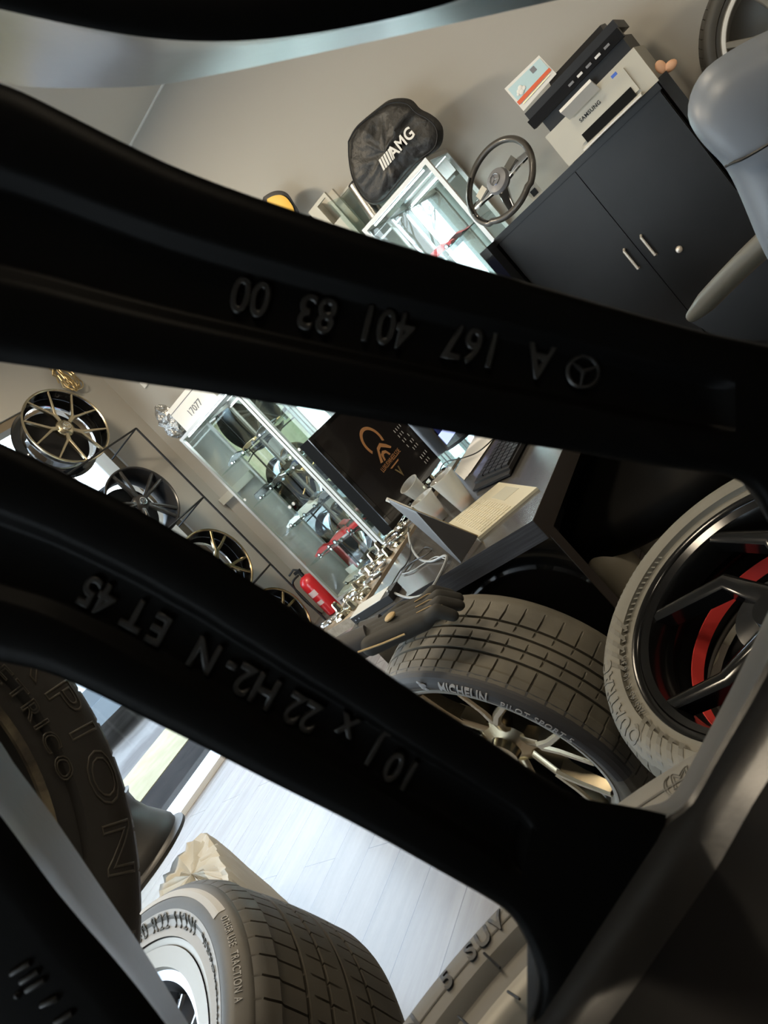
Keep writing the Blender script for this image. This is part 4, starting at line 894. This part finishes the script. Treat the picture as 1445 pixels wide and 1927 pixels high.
# monitor
ml_t, ml_b = ip([(40, 200), (500, 722)], 580, 760, .346)
MX = -1.52
a = W(*ml_b, 0, MX); b = W(*ml_t, 0, MX)
def monitor(label, mx_, y0, y1, z0, z1, yaw_=0, scr='screen'):
    t = thing('monitor', label, 'monitor', (mx_, (y0+y1)/2, DZ))
    obj('housing', MB().box(mx_-.05, mx_-.004, y0, y1, z0, z1), 'matteblack', t, 0)
    obj('bezel', MB().box(mx_-.004, mx_, y0, y1, z0, z1), 'gloss', t, 0)
    obj('screen', MB().box(mx_, mx_+.001, y0+.022, y1-.012, z0+.022, z1-.015), scr, t, 0)
    obj('stand_neck', MB().box(mx_-.07, mx_-.03, (y0+y1)/2-.03, (y0+y1)/2+.03, DZ+.01, z0+.1), 'dark', t, 0)
    obj('stand_foot', MB().cyl((mx_-.05, (y0+y1)/2, DZ+.001), (mx_-.05, (y0+y1)/2, DZ+.014), .11, n=30), 'dark', t)
    return t
yA = a.y; zA = DZ+.03; yB2 = yA+.50; zB2 = b.z+.02
mon = monitor('black monitor with bronze garage logo and calendar on its dark screen', MX, yA, yB2, zA, zB2)
XS = MX+.0015
def sy(x, y): q = W(x, y, 0, XS+.001); return q.y, q.z
# logo: arch, roofs, band, text, chevron
ly, lz = sy(*ip([(408, 262)], 580, 760, .346)[0])
def yz(mbk, pts): mbk.prism([(XS, ly+u*LS, lz+v*LS) for u, v in pts], (.0008, 0, 0))
mb = MB()
LS = 1.02; lz -= .004
arc = [(.060*math.cos(a_)*1.0, .055+.060*math.sin(a_)) for a_ in [PI*1.15-PI*1.3*i/20 for i in range(21)]]; arc2 = [(x*.78, .055+(y-.055)*.78) for x, y in arc]
mb.grid([[Vector((XS, ly+u*LS, lz+v*LS)) for u, v in arc], [Vector((XS, ly+u*LS, lz+v*LS)) for u, v in arc2]])
obj('logo_arch', mb, 'bronzeprint', mon, 0)
mb = MB(); yz(mb, [(-.055, -.015), (-.03, .012), (-.012, .03), (.02, .035), (.045, .015), (.06, -.005), (.05, -.008), (.03, .008), (.01, .022), (-.01, .018), (-.028, -.002), (-.04, -.018)])
obj('logo_car', mb, 'bronzeprint', mon, 0)
mb = MB(); yz(mb, [(-.03, -.02), (-.02, .004), (0, .010), (.018, .002), (.026, -.02), (.016, -.02), (.01, -.006), (-.004, -.002), (-.014, -.008), (-.02, -.02)]); obj('logo_door', mb, 'bronzeprint', mon, 0)
obj('lettering', textmb('LUXUSWHEELS.DE', .026, .0003, (XS, ly+.002, lz-.043*LS), (0, 1, 0), (0, 0, 1), (1, 0, 0), sx=.78), 'bronzeprint', mon, 0)
mb = MB(); yz(mb, [(-.035, -.052), (.04, -.052), (.034, -.057), (-.028, -.057)]); obj('logo_line', mb, 'bronzeprint', mon, 0)
vy, vz = sy(*ip([(498, 368)], 580, 760, .346)[0])
mb = MB().prism([(XS, vy-.016, vz+.018), (XS, vy-.008, vz+.018), (XS, vy+.002, vz-.004), (XS, vy+.012, vz+.018), (XS, vy+.020, vz+.018), (XS, vy+.002, vz-.022)], (.0008, 0, 0)); obj('logo_chevron', mb, 'gold', mon, 0)
cy, cz_ = sy(*ip([(470, 150)], 580, 760, .346)[0]); random.seed(3)
for i in range(4):
    for j in range(9):
        if (i+j) % 5 == 4: continue
        yy, zz = cy+.018*i+(.0 if j < 5 else .012), cz_-.024*j-(0 if j < 5 else .02)
        if yy < yB2-.02 and zz > zA+.03: obj('calendar_date', MB().box(XS, XS+.0006, yy-.0016, yy+.0016, zz-.006, zz+.006), 'whiteprint', mon, 0)
q1 = W(752, 797, 0, -1.47); 
mon2 = monitor('second monitor with navy screen and a pale window, behind the logo monitor', -1.50, yB2+.06, yB2+.60, DZ+.05, 1.16, scr='screen2')
obj('pale_edge', MB().box(-1.56, -1.495, yB2+.045, yB2+.062, DZ+.04, 1.16), 'silver', mon2, 0)
wy, wz = W(845, 815, 0, -1.498).y, W(845, 815, 0, -1.498).z
obj('screen_window', MB().box(-1.499, -1.4975, wy-.07, wy+.09, wz-.02, wz+.03), 'screenwin', mon2, 0)
# laptop
t = thing('laptop', 'champagne laptop opened beside the desk corner, lid seen almost edge-on', 'laptop')
c1, c2, c3, c4 = onp(902, 1016), onp(1014, 921), onp(942, 911), onp(845, 989)
base = [c1, c2, c3, c4]; obj('keyboard_base', MB().prism(base, (0, 0, .007)), 'laptop', t, 0)
def bq(u, v, h=.007): return c1.lerp(c2, u).lerp(c4.lerp(c3, u), v)+Vector((0, 0, h))
def bquad(u0, u1, v0, v1, h): return MB().prism([bq(u0, v0), bq(u1, v0), bq(u1, v1), bq(u0, v1)], (0, 0, h))
obj('trackpad', bquad(.68, .94, .34, .70, .0006), mat('trackpad_grey', (.40, .38, .29), .4), t, 0)
keym = mat('laptop_keys', (.50, .45, .32), .5)
for i in range(5):
    mb = MB()
    for j in range(13): mb2 = bquad(.10+i*.105, .19+i*.105, .06+j*.068, .115+j*.068, .0015); mb.add(mb2.v, mb2.f)
    obj('key_row', mb, keym, t, 0)
T1, T2 = (726, 941), (784, 968)
def dray(x, y, ref):  # point on the pixel ray nearest to a reference point's distance plane
    r = ray(x, y); d = (ref-EYEV).dot(FW); return EYEV+r*d
B0 = onp(867, 1061, DZ+.004); C0 = c1+Vector((0, 0, .007)); D1 = dray(727, 941, C0+Vector((-.06, .05, .12))); A1 = dray(782, 966, B0+Vector((-.02, .05, .12)))
lidq = [C0, D1, A1, B0]; nrm = (D1-C0).cross(B0-C0).normalized()
ld = obj('lid', MB().prism(lidq, nrm*.006), 'lid', t, 0)
e_ = (C0.lerp(D1, .02)); obj('screen_rim', MB().tube([C0+nrm*.003, D1+nrm*.003], .0042, 6), 'gold', ld)
obj('lid_corner', MB().tube([C0.lerp(D1, .72)+nrm*.003, D1+nrm*.003], .0052, 6), 'white', ld)
def lq(u, v): return lidq[0].lerp(lidq[1], u).lerp(lidq[3].lerp(lidq[2], u), v)
sg = -1 if nrm.dot(EYEV-C0) < 0 else 1
off = nrm*(.0065 if sg > 0 else -.0006)
obj('lid_reflection', MB().prism([lq(.02, .99)+off, lq(.97, .98)+off, lq(.9, .3)+off, lq(.50, .08)+off], off.normalized()*.0004), 'lidsheen', ld, 0)  # window reflection on the dark lid, painted as a pale patch
cL = lq(.50, .78)+off*1.1; dl = (lq(.56, .78)-lq(.46, .78)); obj('lid_logo', MB().tube([cL-dl*.7, cL+dl*.7], .0022, 6), 'grey', ld)
# keyboard, papers
t = thing('keyboard', 'black computer keyboard on white papers beside the desk edge', 'keyboard')
k4 = [onp(892, 908, DZ+.02), onp(957, 880, DZ+.02), onp(985, 828, DZ+.02), onp(930, 818, DZ+.02)]
kn = (k4[1]-k4[0]); kf = (k4[2]-k4[1]).normalized()*.42
k4 = [k4[0], k4[1], k4[1]+kf, k4[0]+kf]
obj('case', MB().prism([p-Vector((0, 0, .012)) for p in k4], (0, 0, .012)), 'dark', t, 0)
for i in range(5):
    mb = MB()
    for j in range(15):
        f = lambda u, v: k4[0].lerp(k4[1], u).lerp(k4[3].lerp(k4[2], u), v)
        mb.prism([f(.08+i*.18, .04+j*.062), f(.23+i*.18, .04+j*.062), f(.23+i*.18, .09+j*.062), f(.08+i*.18, .09+j*.062)], (0, 0, .006))
    obj('key_row', mb, 'dark', t, 0)
obj('front_lip', MB().prism([k4[0]-Vector((0, 0, .013)), k4[1]-Vector((0, 0, .013)), k4[1]-(kf.normalized()*.02)-Vector((0, 0, .015)), k4[0]-(kf.normalized()*.035)-Vector((0, 0, .015))], (0, 0, .006)), 'dark', t, 0)
pw_ = [onp(856, 888), onp(874, 904), onp(925, 830), onp(905, 800)]
for i in range(3):
    sft = Vector((.01*i, .012*i, .0015*i+.001)); o = obj('paper_sheet', MB().prism([p+sft for p in [pw_[0], pw_[1], pw_[1]+(pw_[2]-pw_[1])*1.2, pw_[0]+(pw_[3]-pw_[0])*1.1]], (0, 0, .0006)), 'paper', smooth=0)
    tag(o, ['white paper sheet, lowest of the three under the keyboard edge', 'middle one of the white papers under the keyboard edge', 'topmost white paper sheet beside the keyboard'][i], 'paper', 'papers under the keyboard')
q = onp(862, 832, DZ); o = obj('folder', MB().box(q.x-.30, q.x-.08, q.y+.25, q.y+.7, DZ+.001, DZ+.05), 'blue', smooth=0); tag(o, 'blue folder on the desk before the second monitor', 'folder')
# cups
def cup(bx, by, label, h=.10, r0=.024, r1=.038, tilt=0):
    p = onp(bx, by); t = thing('plastic_cup', label, 'cup', p, 'disposable cups on the desk')
    pr_ = [(r0-.001, .002), (r0, 0), (r0+.001, .001), (r1, h), (r1+.003, h), (r1+.002, h-.003), (r1-.001, h-.002), (r0, .003)]
    mb = MB().lathe(pr_, 32); mb.v = [Matrix.Rotation(tilt, 3, 'X') @ v+p+Vector((0, 0, .003)) for v in mb.v]; obj('wall', mb, 'cup', t, 40)
    mb = MB().lathe([(0, .005), (r0-.0005, .005), (r0+.003, .022), (0, .022)], 24); mb.v = [Matrix.Rotation(tilt, 3, 'X') @ v+p+Vector((0, 0, .003)) for v in mb.v]; obj('coffee', mb, 'liquid', t, 40)
cup(882, 954, 'clear plastic cup with coffee rest beside the laptop keyboard', .115)
cup(832, 978, 'clear plastic cup with coffee rest behind the laptop lid', .09)
cup(815, 948, 'crushed clear cup farthest from the laptop', .11, .022, .036, .25)
# cables
def cab_(pts, r, m, label, z=DZ, cat='cable'):
    P_ = catmull([W(x, y, 2, z+(h if h else .004)) for x, y, h in pts], 10); o = obj('cable', MB().tube(P_, r, 6), m); tag(o, label, cat, 'cables on the desk')
cab_([(768, 1002, .03), (774, 1030, .004), (790, 1052, .004), (812, 1056, .004), (835, 1046, .01), (840, 1052, .01), (828, 1080, .004), (812, 1106, .003), (790, 1122, .003), (765, 1124, .003), (742, 1116, .01), (728, 1112, .03)], .0034, 'cablegrey', 'thick grey cable curling over the desk front edge')
cab_([(768, 1005, .02), (773, 1035, .004), (765, 1060, .004), (752, 1075, .004), (735, 1103, .005)], .0018, 'cable', 'thin black cable from the monitor foot to the black adapter box')
cab_([(755, 1074, .004), (775, 1058, .01), (800, 1045, .012), (812, 1034, .01), (800, 1030, .004), (785, 1046, .004), (760, 1078, .004)], .0018, 'cable', 'black cable loop in the middle of the pale desk area')
cab_([(757, 1080, .004), (775, 1075, .004), (795, 1062, .004), (820, 1048, .004), (838, 1052, .008)], .0018, 'cablegrey', 'thin grey cable lying across the black loop')
cab_([(825, 918, .004), (826, 890, .004), (838, 870, .01), (870, 862, .02), (900, 850, .02), (928, 826, .02)], .0022, 'cable', 'black cable running from the cups to the keyboard papers')
cab_([(790, 975, .10), (778, 980, .06), (768, 990, .03), (770, 1002, .004)], .002, 'cable', 'black cable hanging below the monitor foot')
# adapter box on the left desk edge
t = thing('adapter_box', 'black adapter box with two holes on the left front desk corner', 'electronics')
a0, a1, a2, a3 = onp(664, 1168), onp(721, 1131), onp(734, 1118), onp(668, 1155)
AX0, AX1, AY = onp(672, 1172).x, onp(740, 1134).x, onp(700, 1157).y
obj('case', MB().box(AX0, AX1, AY, AY+.06, DZ+.001, DZ+.022), 'dark', t, 0)
obj('top_plate', MB().box(AX0, AX1-.03, AY, AY+.06, DZ+.022, DZ+.0235), 'alu', t, 0)
for i in range(2): obj('hole', MB().cyl((AX0+.012+.014*i, AY-.001, DZ+.011), (AX0+.012+.014*i, AY+.001, DZ+.011), .003, n=10), 'gloss', t)
# ---- pale wooden side table with chrome parts, left of the desk
SZ = .69
s0, s1 = W(613, 1187, 2, SZ), W(663, 1160, 2, SZ); SY = (s0.y+s1.y)/2; SX0 = s0.x-.02; SX1 = DX0-.035
t = thing('side_table', 'pale oak side table full of chrome parts left of the black desk', 'table', ((SX0+SX1)/2, SY, 0))
obj('tabletop', MB().box(SX0, SX1, SY, SY+.95, SZ-.03, SZ), 'tablewood', t, 0)
for x in (SX0+.03, SX1-.06):
    for y in (SY+.35, SY+.9): obj('leg', MB().box(x, x+.03, y, y+.03, 0, SZ-.03), 'tablewood', t, 0)
random.seed(11)
k_ = 0
ringc = MB().tube([pol(.030, 2*PI*i/28, .008) for i in range(29)], .006, 8)
capc = MB().lathe([(0, .014), (.018, .013), (.026, .008), (.028, 0), (0, 0)], 24)
nut = MB().lathe([(0, .034), (.007, .033), (.010, .028), (.011, .012), (.015, .004), (.015, 0), (0, 0)], 6)
chs = mat('worn_chrome', (.75, .68, .52), .12, metal=1)
names = (('chrome_ring', 'chrome ring', 'ring', ringc), ('centre_cap', 'chrome wheel centre cap', 'wheel cap', capc), ('lug_nut', 'chrome lug nut', 'nut', nut))
protos = {}
for i in range(13):
    for j in range(3):
        nm, lb, ct, mbp = names[(i*2+j*1+(i//3)) % 3]
        x = SX0+.035+j*(SX1-SX0-.07)/2.0*.95+random.uniform(-.008, .008); y = SY+.035+i*.068+random.uniform(-.008, .008)
        if nm not in protos:
            o = obj(nm, mbp, chs if nm != 'chrome_ring' else 'chrome', smooth=40); protos[nm] = o
        else: o = protos[nm].copy(); C.objects.link(o)
        o.location = (x, y, SZ+.001); o.rotation_euler = (random.uniform(0, .25) if nm != 'lug_nut' else 0, 0, random.uniform(0, 6)); k_ += 1
        tag(o, lb+' lying among the chrome parts on the pale side table', ct, nm.replace('_', ' ')+'s on the side table')
# ---- beige canister under the desk side
t = thing('canister', 'beige plastic canister with domed cap standing behind the desk panel edge', 'canister')
q = W(1165, 1075, 1, 1.62)
mb = MB().lathe([(0, q.z+.085), (.03, q.z+.08), (.052, q.z+.06), (.06, q.z+.03), (.06, 0.0), (0, 0.0)], 36, mx=Matrix.Translation((q.x, q.y, 0))); obj('body', mb, 'beige', t, 50)
mb = MB().lathe([(0, q.z+.05), (.045, q.z+.045), (.05, q.z+.03), (.05, 0.0), (0, 0.0)], 30, mx=Matrix.Translation((q.x+.112, q.y+.06, 0))); obj('paper_roll', mb, 'offwhite', t, 50)
# ================================================================ LEFT SIDE: extinguisher, rack, display wheels
t = thing('fire_extinguisher', 'red fire extinguisher standing on the floor in the corner beside the glass cabinet', 'fire extinguisher', (-4.12, 3.86, 0))
ex, ey = -4.115, 3.86
obj('cylinder', MB().lathe([(0, .002), (.06, .002), (.072, .012), (.075, .03), (.075, .30), (.07, .33), (.05, .355), (.025, .37), (0, .372)], 36, mx=Matrix.Translation((ex, ey, 0))), 'red', t, 40)
obj('valve', MB().cyl((ex, ey, .37), (ex, ey, .41), .016, n=12).box(ex-.05, ex+.02, ey-.01, ey+.01, .41, .435), 'dark', t, 0)
obj('handle', MB().tube([(ex+.02, ey, .42), (ex-.03, ey, .455), (ex-.09, ey-.02, .44)], .008, 8), 'dark', t)
obj('hose', MB().tube(catmull([(ex-.02, ey-.01, .40), (ex-.09, ey-.05, .38), (ex-.115, ey-.06, .25), (ex-.10, ey-.06, .10), (ex-.09, ey-.055, .05)]), .009, 8), 'dark', t)
mb = MB()
for z, hh, w_ in ((.20, .05, .5), (.12, .035, .4)):
    mb.grid([[Vector((ex+.0756*math.cos(a_), ey+.0756*math.sin(a_), zz)) for a_ in [-1.9+w_*2*i/8 for i in range(9)]] for zz in (z, z+hh)])
obj('label_print', mb, 'extlabel', t, 0)
# wall duct and white tag
q = W(415, 947, 1, 4.08); o = obj('cable_duct', MB().box(-4.40, -3.94, 4.05, 4.085, q.z-.03, q.z+.03), 'offwhite', smooth=0); tag(o, 'short cream cable duct on the back wall beside the cabinet', 'cable duct')
q = W(272, 722, 1, 4.095); o = obj('wall_tag', MB().box(q.x-.025, q.x+.025, 4.085, 4.098, q.z-.025, q.z+.03), 'white', smooth=0); tag(o, 'small white tag fixed to the back wall above the cabinets', 'sensor')
# gold ornament
t = thing('wall_ornament', 'gold wire star ornament hanging on the left wall above the topmost display wheel', 'ornament')
q = W(126, 712, 0, -4.36)
mb = MB(); random.seed(5)
for i in range(9):
    a_ = random.uniform(0, PI); rr = random.uniform(.05, .09)
    mb.tube([Vector((-4.36+random.uniform(-.02, .02), q.y+.03*math.cos(a_)*1+rr*.6*math.cos(s_)*math.cos(a_), q.z+rr*1.3*math.sin(s_))) for s_ in [2*PI*j/16 for j in range(17)]], .005, 6)
obj('wire', mb, 'gold', t)
obj('nail', MB().tube([(-4.42, q.y, q.z+.12), (-4.36, q.y-.05, q.z+.20)], .005, 6), 'gold', t)
# rack
t = thing('wheel_rack', 'thin black wire rack on the glass-front wall carrying the display wheels', 'rack', (-4.3, 3.5, 0))
mb = MB()
RX = -4.12; RP = [W(256, 806, 0, RX), W(380, 938, 0, RX), W(504, 1067, 0, RX)]; RY = RP[0].y
obj('post', MB().cyl((RX, RY, 0), (RX, RY, RP[0].z), .008, n=8), 'dark', t)
for z in [p.z for p in RP]:
    s_ = obj('shelf_rod', MB().cyl((RX, RY, z), (RX, 2.98, z), .007, n=8), 'dark', t); obj('brace_rod', MB().cyl((RX, RY, z), (-4.41, RY-.12, z-.03), .006, n=8), 'dark', t)
obj('front_post', MB().cyl((RX, 2.98, 0), (RX, 2.98, RP[0].z), .008, n=8), 'dark', t)
# display wheels
def dwheel(label, c_, R_, style, face, barrel, spin=0, n_=(1, 0, 0), wd=.22, group='alloy wheels displayed on the wire rack'):
    t = thing('alloy_wheel', label, 'wheel', group=group)
    obj('rim', MB().lathe(rim_prof(R_-.008, wd), 72, closed=True), barrel, t, 50)
    obj('lip', MB().lathe([(R_-.016, .0), (R_-.010, .006), (R_-.002, .004), (R_, -.006)], 72), face, t, 50)
    obj('back_disc', MB().lathe([(0, -wd+.01), (R_-.06, -wd+.01)], 40), 'dark', t, 0)
    N = 5
    for i in range(N):
        a_ = 2*PI*i/N
        mb = MB()
        if style == 'Y':
            for s in (-1, 1): mb.bar([pol(.045, a_, -.022), pol(.11, a_+s*.07, -.012), pol(R_-.010, a_+s*.34, -.004)], (.026, .014), (.03, .018), taper=.6)
        elif style == 'twin':
            for s in (-1, 1): mb.bar([pol(.05, a_+s*.10, -.02), pol(.12, a_+s*.13, -.008), pol(R_-.012, a_+s*.14+.0, -.006)], (.022, .026), (.03, .02), taper=.6)
        else:
            mb.bar([pol(.045, a_, -.02), pol(.13, a_, -.012)], (.040, .032), (.03, .026), taper=.6)
            for s in (-1, 1): mb.bar([pol(.12, a_, -.012), pol(.19, a_+s*.17, -.008), pol(R_-.012, a_+s*.22, -.006)], (.024, .020), (.026, .02), taper=.6)
        obj('spoke', mb, face, t, 40)
    h = obj('hub', MB().lathe([(0, -.004), (.030, -.004), (.034, -.010), (.055, -.016), (.065, -.03), (.06, -.07), (0, -.07)], 40), face, t, 40)
    st = MB().tube([pol(.026, 2*PI*i/24, -.002) for i in range(25)], .0022, 6)
    for a2 in (90, 210, 330): st.tube([Vector((0, 0, -.001)), pol(.026, math.radians(a2), -.002)], .003, 6, .001)
    obj('star_emblem', st, 'chrome', h)
    place(t, frame_mx(c_, n_, (0, 0, 1)) @ Matrix.Rotation(spin, 4, 'Z')); return t
wc = lambda x, y: W(x, y, 0, -4.15)
dwheel('pale gold ten-spoke display wheel, topmost on the wire rack', wc(126, 800), .292, 'Y', 'champagne', 'gloss', .31)
dwheel('matt black twin-spoke display wheel, second from the top of the rack', W(270, 942, 0, -4.13), .272, 'twin', mat('matt_black_face', (.02, .019, .018), .3), 'dark', .3)
dwheel('dark display wheel with bronze split spokes, third from the top of the rack', Vector((-4.13, 3.36, .90)), .29, 'split', 'bronze', 'gloss', .62)
dwheel('black display wheel with bronze edge, lowest behind the rack post', Vector((-4.13, 3.40, .285)), .275, 'split', 'bronze', 'gloss', .3)
# wall wheel with tyre upper right
t = thing('wheel_with_tyre', 'tyre with silver machined spokes mounted high on the back wall above the office chair', 'wheel')
q = W(1490, 45, 1, 3.85)
ty = obj('tyre', tyre_mesh(.255, .335, .21, N=60, slant=.5, nrib=3, groove=.008, full=True), mat('tyre_rubber_mid', (.06, .055, .045), .55, bump=(240, .2, .0005)), t, 32)
obj('rim', MB().lathe(rim_prof(.255, .21), 90, closed=True), 'lipsilver', t, 50)
obj('lip', MB().lathe([(.236, -.004), (.24, .003), (.25, .004), (.256, .001)], 90), 'white', t, 50)
for i in range(5):
    for s in (-1, 1):
        a_ = 2*PI*i/5+.35; obj('spoke', MB().bar([pol(.05, a_, -.02), pol(.14, a_+s*.12, -.012), pol(.240, a_+s*.22, -.002)], (.034, .026), (.034, .026), taper=.75), 'lipsilver', t, 40)
obj('hub', MB().lathe([(0, -.01), (.05, -.012), (.07, -.03), (.07, -.09), (0, -.09)], 30), 'dark', t, 40)
place(t, frame_mx(q, (.12, -1, .0), (0, 0, 1)))
# ================================================================ OFFICE CHAIR
t = thing('office_chair', 'blue-grey leather office chair with padded armrests beside the black cupboard', 'office chair')
co = [(1600, 10), (1480, 42), (1420, 68), (1352, 108), (1320, 135), (1298, 175), (1292, 215), (1300, 240), (1322, 272), (1364, 312), (1385, 352), (1405, 400), (1425, 450), (1450, 500), (1490, 560), (1560, 600), (1700, 560), (1760, 300), (1720, 60)]
cb, cc_ = pillow('backrest', co, 1.25, .07, .07, 'leather', t, 10, wr=0)
sm = catmull([W(1366, 313, 1, 1.235), W(1380, 306, 1, 1.20), W(1400, 298, 1, 1.182), W(1445, 272, 1, 1.172), W(1500, 235, 1, 1.17)], 8)
obj('seam', MB().tube(sm, .0022, 6), 'dark', t); 
am = [W(1300, 597, 1, 1.55), W(1322, 575, 1, 1.52), W(1360, 535, 1, 1.45), W(1405, 490, 1, 1.38), W(1470, 430, 1, 1.30)]
obj('armrest', MB().tube(catmull(am, 6), lambda q_: .011+.010*min(1, q_*3), 12), 'armmat', t)
s4 = [W(1066, 852, 2, .50), W(1385, 884, 2, .50)]
sx0, sy0 = -.70, 1.42
mb = MB()
sp_ = [W(1063, 852, 2, .5), W(1100, 760, 2, .5), W(1400, 740, 2, .5), W(1388, 888, 2, .5), W(1378, 955, 2, .5), W(1300, 975, 2, .47), W(1190, 1010, 2, .45), W(1120, 1050, 2, .42), W(1070, 1000, 2, .42), W(1040, 930, 2, .45)]
seatc = W(1215, 890, 2, .47)
mb = MB(); rows = []
w_, l_ = .29, .30
for h, k2 in ((0, .0), (.0, .7), (-.012, .9), (-.03, .98), (-.06, 1), (-.10, .98), (-.12, .9), (-.125, .0)):
    rows.append([Vector((seatc.x+w_*k2*(abs(math.cos(a_))**.6)*math.copysign(1, math.cos(a_)), seatc.y+.08+l_*k2*(abs(math.sin(a_))**.6)*math.copysign(1, math.sin(a_)), .50+h)) for a_ in [2*PI*i/48 for i in range(48)]])
obj('seat', mb.grid(rows, cyc_c=True), 'leatherblack', t, 50)
obj('gas_lift', MB().cyl((seatc.x, seatc.y+.08, .12), (seatc.x, seatc.y+.08, .38), .03, n=14), 'dark', t)
for i in range(5):
    a_ = 2*PI*i/5; e_ = Vector((seatc.x+.27*math.cos(a_), seatc.y+.08+.27*math.sin(a_), .075))
    lg = obj('base_arm', MB().cyl((seatc.x, seatc.y+.08, .13), e_, .024, .016, n=8), 'dark', t); obj('caster', MB().lathe([(0, .02), (.028, .02), (.03, 0), (.028, -.02), (0, -.02)], 14, mx=Matrix.Translation(e_-Vector((0, 0, .044))) @ Matrix.Rotation(PI/2, 4, 'X')), 'dark', lg)
obj('back_bracket', MB().tube([(seatc.x+.05, seatc.y, .40), (-.05, 1.32, .5), (cc_.x, 1.34, .75)], .02, 8), 'dark', t)
obj('lower_panel', MB().prism([W(1296, 604, 1, 1.9), W(1460, 470, 1, 1.9), W(1500, 640, 1, 1.9), W(1360, 640, 1, 1.9)], (0, .02, 0)), 'cabblack', t, 0)
# small orange lighter on the floor
q = W(1345, 910, 2, .02); o = obj('lighter', MB().box(-.009, .009, -.035, .035, 0, .012), 'orange', smooth=0); o.location = (q.x, q.y, .001); o.rotation_euler.z = .6; tag(o, 'small orange lighter on the floor beside the black wheel', 'lighter')
# ================================================================ GLOVES on the champagne wheel's tyre
def glove(label, A, B, up, side, s=1, g='work gloves on the champagne wheel', open_=False):
    # A wrist, B towards the fingertips
    A, B, up, side = Vector(A), Vector(B), Vector(up).normalized(), Vector(side).normalized(); d = (B-A).normalized()
    t = thing('work_glove', label, 'glove', A, g)
    P = lambda f, l, u: A+d*f*s+side*l*s+up*u*s
    pr_ = []
    for l in (-.030, -.010, .010, .030): pr_.append((P(.0, l*.8, 0), P(.095, l*1.1, .004), .017*s, .016*s))
    for l, L_, c_ in ((-.036, .050, .004), (-.012, .060, .006), (.012, .058, .006), (.035, .044, .002)):
        pr_.append((P(.095, l, .004), P(.095+L_*.55, l*1.15, .014), .0125*s, .012*s)); pr_.append((P(.095+L_*.55, l*1.15, .014), P(.095+L_, l*1.2, -.004), .012*s, .010*s))
    pr_.append((P(.03, -.036, 0), P(.06, -.062, .002), .015*s, .013*s)); pr_.append((P(.06, -.062, .002), P(.095, -.068, -.004), .013*s, .011*s))
    b_ = blobmesh('hand', pr_, 'glove', t, .0035, 5)
    obj('cuff', MB().tube([P(-.045, 0, 0), P(-.03, 0, .001), P(.0, 0, .002)], lambda q: .034-.004*q, 16), 'rubMs', t)
    obj('badge', MB().sphere(P(.045, .0, .0215), .011*s, 14, (1, 1, .45)), 'gloveseam', t)
    for l in (-.024, 0, .024): obj('finger_seam', MB().tube([P(.088, l, .018), P(.112, l*1.1, .020), P(.13, l*1.2, .014)], .0013, 6), 'gloveseam', t)
    obj('edge_seam', MB().tube([P(-.02, .036, .004), P(.02, .045, .004), P(.06, .048, .004)], .0022, 6), 'gloveseam', t)
gA, gB = W(702, 1213, 1, .99), W(805, 1166, 1, 1.05)
gup = Vector((-.35, -.25, .9)); gd = (gB-gA).normalized(); gs = gd.cross(gup).normalized(); gup = gs.cross(gd)
glove('black work glove with round tan badge on top of the tyre, nearer the camera', gA+gup*.012, gB+gup*.012, gup, gs, 1.25)
gA2, gB2 = W(720, 1172, 1, 1.14), W(800, 1138, 1, 1.18)
glove('second work glove tucked under the badge glove beside the desk edge', gA2-gup*.012, gB2-gup*.012, gup, gs, 1.05)
